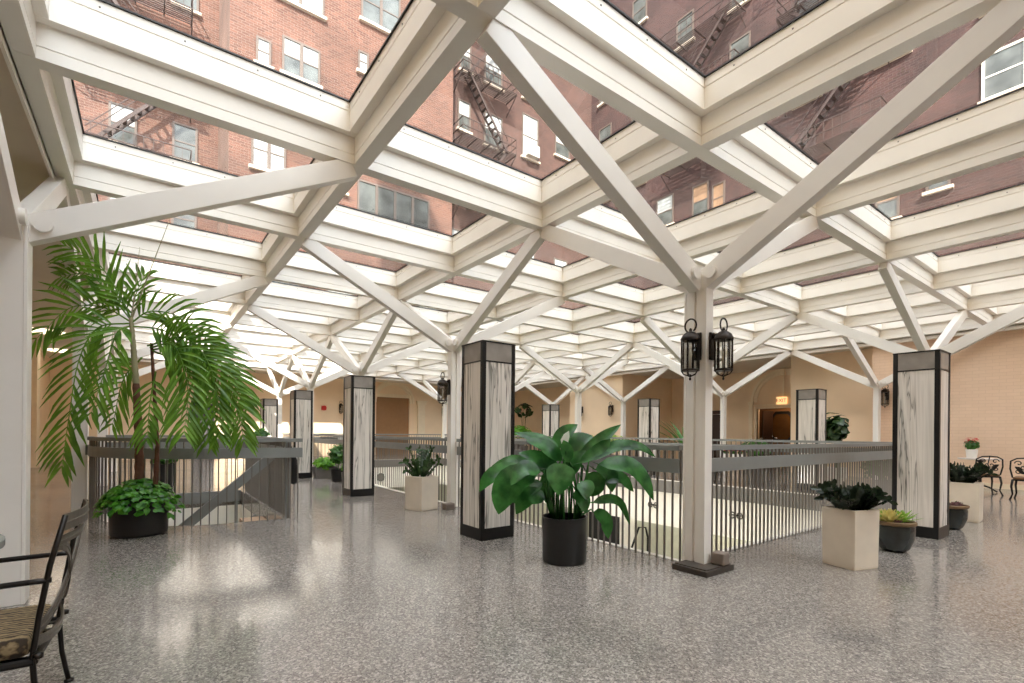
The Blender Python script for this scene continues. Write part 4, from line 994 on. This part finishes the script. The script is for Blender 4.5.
bush('flower_pot', 'white pot of red and pink flowers on the small round table', (10.05, .10, .692), 'shrub', .15, .13, .28, 120, .07, ('round', .10, .18, M['whitepot']), seed=31, flowers=('red', 40, .06))
# ------------------------------------------------------------------ the brick buildings above the roof
def facade(label, plane, pos, h0, h1, z0, z1, mat, thick=.6):
    t = thing('brick_building', label, 'building', (0, 0, 0))
    b = MB()
    if plane == 'y': b.box(h0, h1, pos, pos+thick, z0, z1)
    else: b.box(pos, pos+thick, h0, h1, z0, z1)
    b.build('wall', mat, t)
    return t
def fwin(t, plane, pos, h0, h1, z0, z1, pane='pane', sash='sash', parts=1, sill=True, rows=2, ac=False):
    """sash window standing slightly proud of the wall face; its panes are children of it"""
    P = (lambda m, a0, a1, d0, d1, c0, c1: m.box(a0, a1, pos-d1, pos-d0, c0, c1)) if plane == 'y' else (lambda m, a0, a1, d0, d1, c0, c1: m.box(pos-d1, pos-d0, a0, a1, c0, c1))
    fr = .09; m = MB()
    P(m, h0, h0+fr, -.02, .06, z0, z1); P(m, h1-fr, h1, -.02, .06, z0, z1); P(m, h0+fr, h1-fr, -.02, .06, z1-fr, z1); P(m, h0+fr, h1-fr, -.02, .06, z0, z0+fr)
    for q in range(1, parts):
        x = h0+(h1-h0)*q/parts; P(m, x-.07, x+.07, -.02, .06, z0+fr, z1-fr)
    for q in range(1, rows):
        z = z0+(z1-z0)*q/rows; P(m, h0+fr, h1-fr, -.02, .035, z-.03, z+.03)
    f_ = m.build('window', M[sash], t)
    if rows == 2:
        zm = (z0+z1)/2
        m = MB(); P(m, h0+.03, h1-.03, .002, .015, zm, z1-.03); m.build('pane', M[pane], f_)
        m = MB(); P(m, h0+.03, h1-.03, .002, .015, z0+.03, zm); m.build('pane', M['paned'] if (int(h0*7+z0*3) % 3) else M[pane], f_)
    else:
        m = MB(); P(m, h0+.03, h1-.03, .002, .015, z0+.03, z1-.03); m.build('pane', M[pane], f_)
    if sill: m = MB(); P(m, h0-.1, h1+.1, -.01, .16, z0-.13, z0); m.build('sill', M['sill'], f_)
    if ac:
        m = MB(); P(m, h0+.2, h1-.25, .0, .5, z0, z0+.75); a_ = m.build('air_conditioner', M['ac'], f_)
def fire_escape(label, plane, pos, h0, h1, levels, side=1):
    """platforms with railings and sloping ladders on a facade; d = out from the wall"""
    t = thing('fire_escape', label, 'fire escape', (0, 0, 0))
    V = (lambda a, d, z: (a, pos-d, z)) if plane == 'y' else (lambda a, d, z: (pos-d, a, z))
    D = 1.15
    for n_, z in enumerate(levels):
        m = MB()
        for q in range(9): m.bar(V(h0, .1+q*(D-.1)/8, z), V(h1, .1+q*(D-.1)/8, z), .05, .03)
        for q in range(5): m.bar(V(h0+(h1-h0)*q/4, .02, z-.04), V(h0+(h1-h0)*q/4, D, z-.04), .05, .06)
        m.build('platform', M['escape'], t)
        m = MB()
        for zz in (.45, .95):
            m.bar(V(h0, D, z+zz), V(h1, D, z+zz), .04, .04); m.bar(V(h0, .02, z+zz), V(h0, D, z+zz), .04, .04); m.bar(V(h1, .02, z+zz), V(h1, D, z+zz), .04, .04)
        k_ = int((h1-h0)/.35)
        for q in range(k_+1): m.bar(V(h0+(h1-h0)*q/k_, D, z), V(h0+(h1-h0)*q/k_, D, z+.95), .025, .025, (1, 0, 0))
        for a in (h0, h1): m.bar(V(a, .02, z-.9), V(a, D, z-.05), .04, .04)
        m.build('platform_rail', M['escape'], t)
        if n_ < len(levels)-1:
            m = MB(); z2 = levels[n_+1]; a0, a1 = (h0+.5, h1-.6) if (n_+side) % 2 else (h1-.5, h0+.6)
            for d in (.45, .95):
                m.bar(V(a0, d, z), V(a1, d, z2), .05, .14); m.bar(V(a0, d, z+.8), V(a1, d, z2+.8), .03, .03)
            for q in range(1, 12): m.bar(V(a0+(a1-a0)*q/12, .45, z+(z2-z)*q/12), V(a0+(a1-a0)*q/12, .95, z+(z2-z)*q/12), .16, .02)
            m.build('ladder', M['escape'], t)
    return t
ZR = 4.15
A1 = facade('sunlit orange brick building seen through the left skylight panes', 'y', 21.5, -1.05, 9.75, ZR, 46, M['brickA'], 4.5)
for a in ((1.0, 2.64, 17.2, 18.85), (4.55, 6.6, 21.4, 23.4), (.69, 2.8, 20.5, 22.2)): fwin(A1, 'y', 21.5, *a, parts=2, pane='pane' if a[0] < 4 else 'paned')
fwin(A1, 'y', 21.5, -.05, .55, 17.15, 18.3); fwin(A1, 'y', 21.5, 4.43, 4.95, 18.8, 19.8); fwin(A1, 'y', 21.5, 4.45, 8.35, 11.9, 13.5, parts=4, pane='paned', rows=1)
for z in (7.2, 24.5, 28, 31.5):
    for x in (.6, 3.0, 5.4, 7.7): fwin(A1, 'y', 21.5, x, x+1.3, z, z+1.7, parts=1)
for x in (-.2, 2.5): fwin(A1, 'y', 21.5, x, x+1.4, 12.6, 14.2, parts=2, pane='pane')
A2 = facade('dark red brick building seen in the middle skylight panes', 'y', 23.5, 9.75, 22.6, ZR, 46, M['brickD'], 3)
for a in ((11.2, 12.1, 19.5, 21.3), (13.1, 14.45, 23.1, 25.0), (13.1, 14.5, 19.2, 21.3), (19.0, 20.4, 20.6, 22.4), (11.3, 12.1, 23.1, 25.0), (10.0, 10.6, 14.2, 15.6), (13.1, 14.5, 15.4, 17.4), (16.2, 17.5, 15.4, 17.4), (19.0, 20.4, 16.4, 18.2), (16.1, 17.5, 23.4, 25.6), (11.2, 12.1, 15.4, 17.4)): fwin(A2, 'y', 23.5, *a)
fwin(A2, 'y', 23.5, 16.1, 17.5, 19.5, 22.4, ac=True)
for z in (8, 11.6, 27.5, 31):
    for x in (10.8, 13.2, 16, 19): fwin(A2, 'y', 23.5, x, x+1.3, z, z+1.8)
fire_escape('black iron fire escape on the dark red middle building', 'y', 23.5, 10.9, 14.8, [14.8, 18.6, 22.4, 26.2])
A0 = facade('brick building with fire escapes at the upper left, beyond the orange one', 'y', 25.5, -14, -1.05, ZR, 46, M['brickA'], 2)
for z in (10.2, 13.8, 17.4, 21, 24.6):
    for x, p_ in ((-5.2, 'pane'), (-2.9, 'paned'), (-7.6, 'pane'), (-10, 'paned')): fwin(A0, 'y', 25.5, x, x+1.0, z, z+1.7, p_)
fire_escape('black iron fire escape at the upper left, over the palm', 'y', 25.5, -6.4, -2.2, [12.9, 16.6, 20.3, 24])
BB = facade('dark red brick building seen through the right skylight panes', 'x', 22.6, -30, 26, ZR, 46, M['brickY'], 3)
for a, p_ in (((13.9, 15.0, 14.0, 16.0), 'panew'), ((12.9, 13.7, 13.9, 15.6), 'panew'), ((16.3, 17.6, 14.3, 16.2), 'pane'), ((4.8, 5.7, 10.7, 12.4), 'panew'), ((3.1, 3.9, 11.4, 13.0), 'pane'), ((8.2, 9.4, 12.5, 14.3), 'panew'), ((9.9, 10.9, 13.2, 15), 'pane')): fwin(BB, 'x', 22.6, *a, pane=p_)
fwin(BB, 'x', 22.6, .95, 2.2, 14.3, 16.1, sash='sashw', pane='paned')
for z in (17.8, 21.4, 25, 28.6):
    for y in (-6, -2.5, 1, 4.5, 8, 11.5, 15, 18.5, 21.5): fwin(BB, 'x', 22.6, y, y+1.2, z, z+1.8, pane='paned' if int(y*2+z) % 3 else 'panew')
fire_escape('black iron fire escape on the right building, near the pane with warm windows', 'x', 22.6, 11.8, 16.6, [17.3, 20.9, 24.5])
fire_escape('black iron fire escape farther right, above the diagonal strut', 'x', 22.6, 5.2, 9.6, [14.8, 18.4, 22, 25.6], 0)
CC = facade('unseen tall buff brick building left of the skylight, shaped to block sun', 'x', -9.6, -64, -2.0, ZR, 42, M['buff'], .6)  # out of view; extent set to block sun, buff colour to bounce warm light
C2_ = facade('unseen lower buff brick wing left of the skylight, added for warm bounce', 'x', -9.6, -2.0, 24, ZR, 12.5, M['buff'], .6)  # added out of view for warm bounce, low enough for sun to clear
rf = MB(); rf.box(XN+.2, 22.6, -30, 26, 4.0, 4.15); rf.box(-14, XL-.2, -30, 26, 4.0, 4.15); rf.box(XL-.2, XN+.2, YF+.2, 26, 4.0, 4.15)
struct(rf.build('roof_terrace', M['roof']))
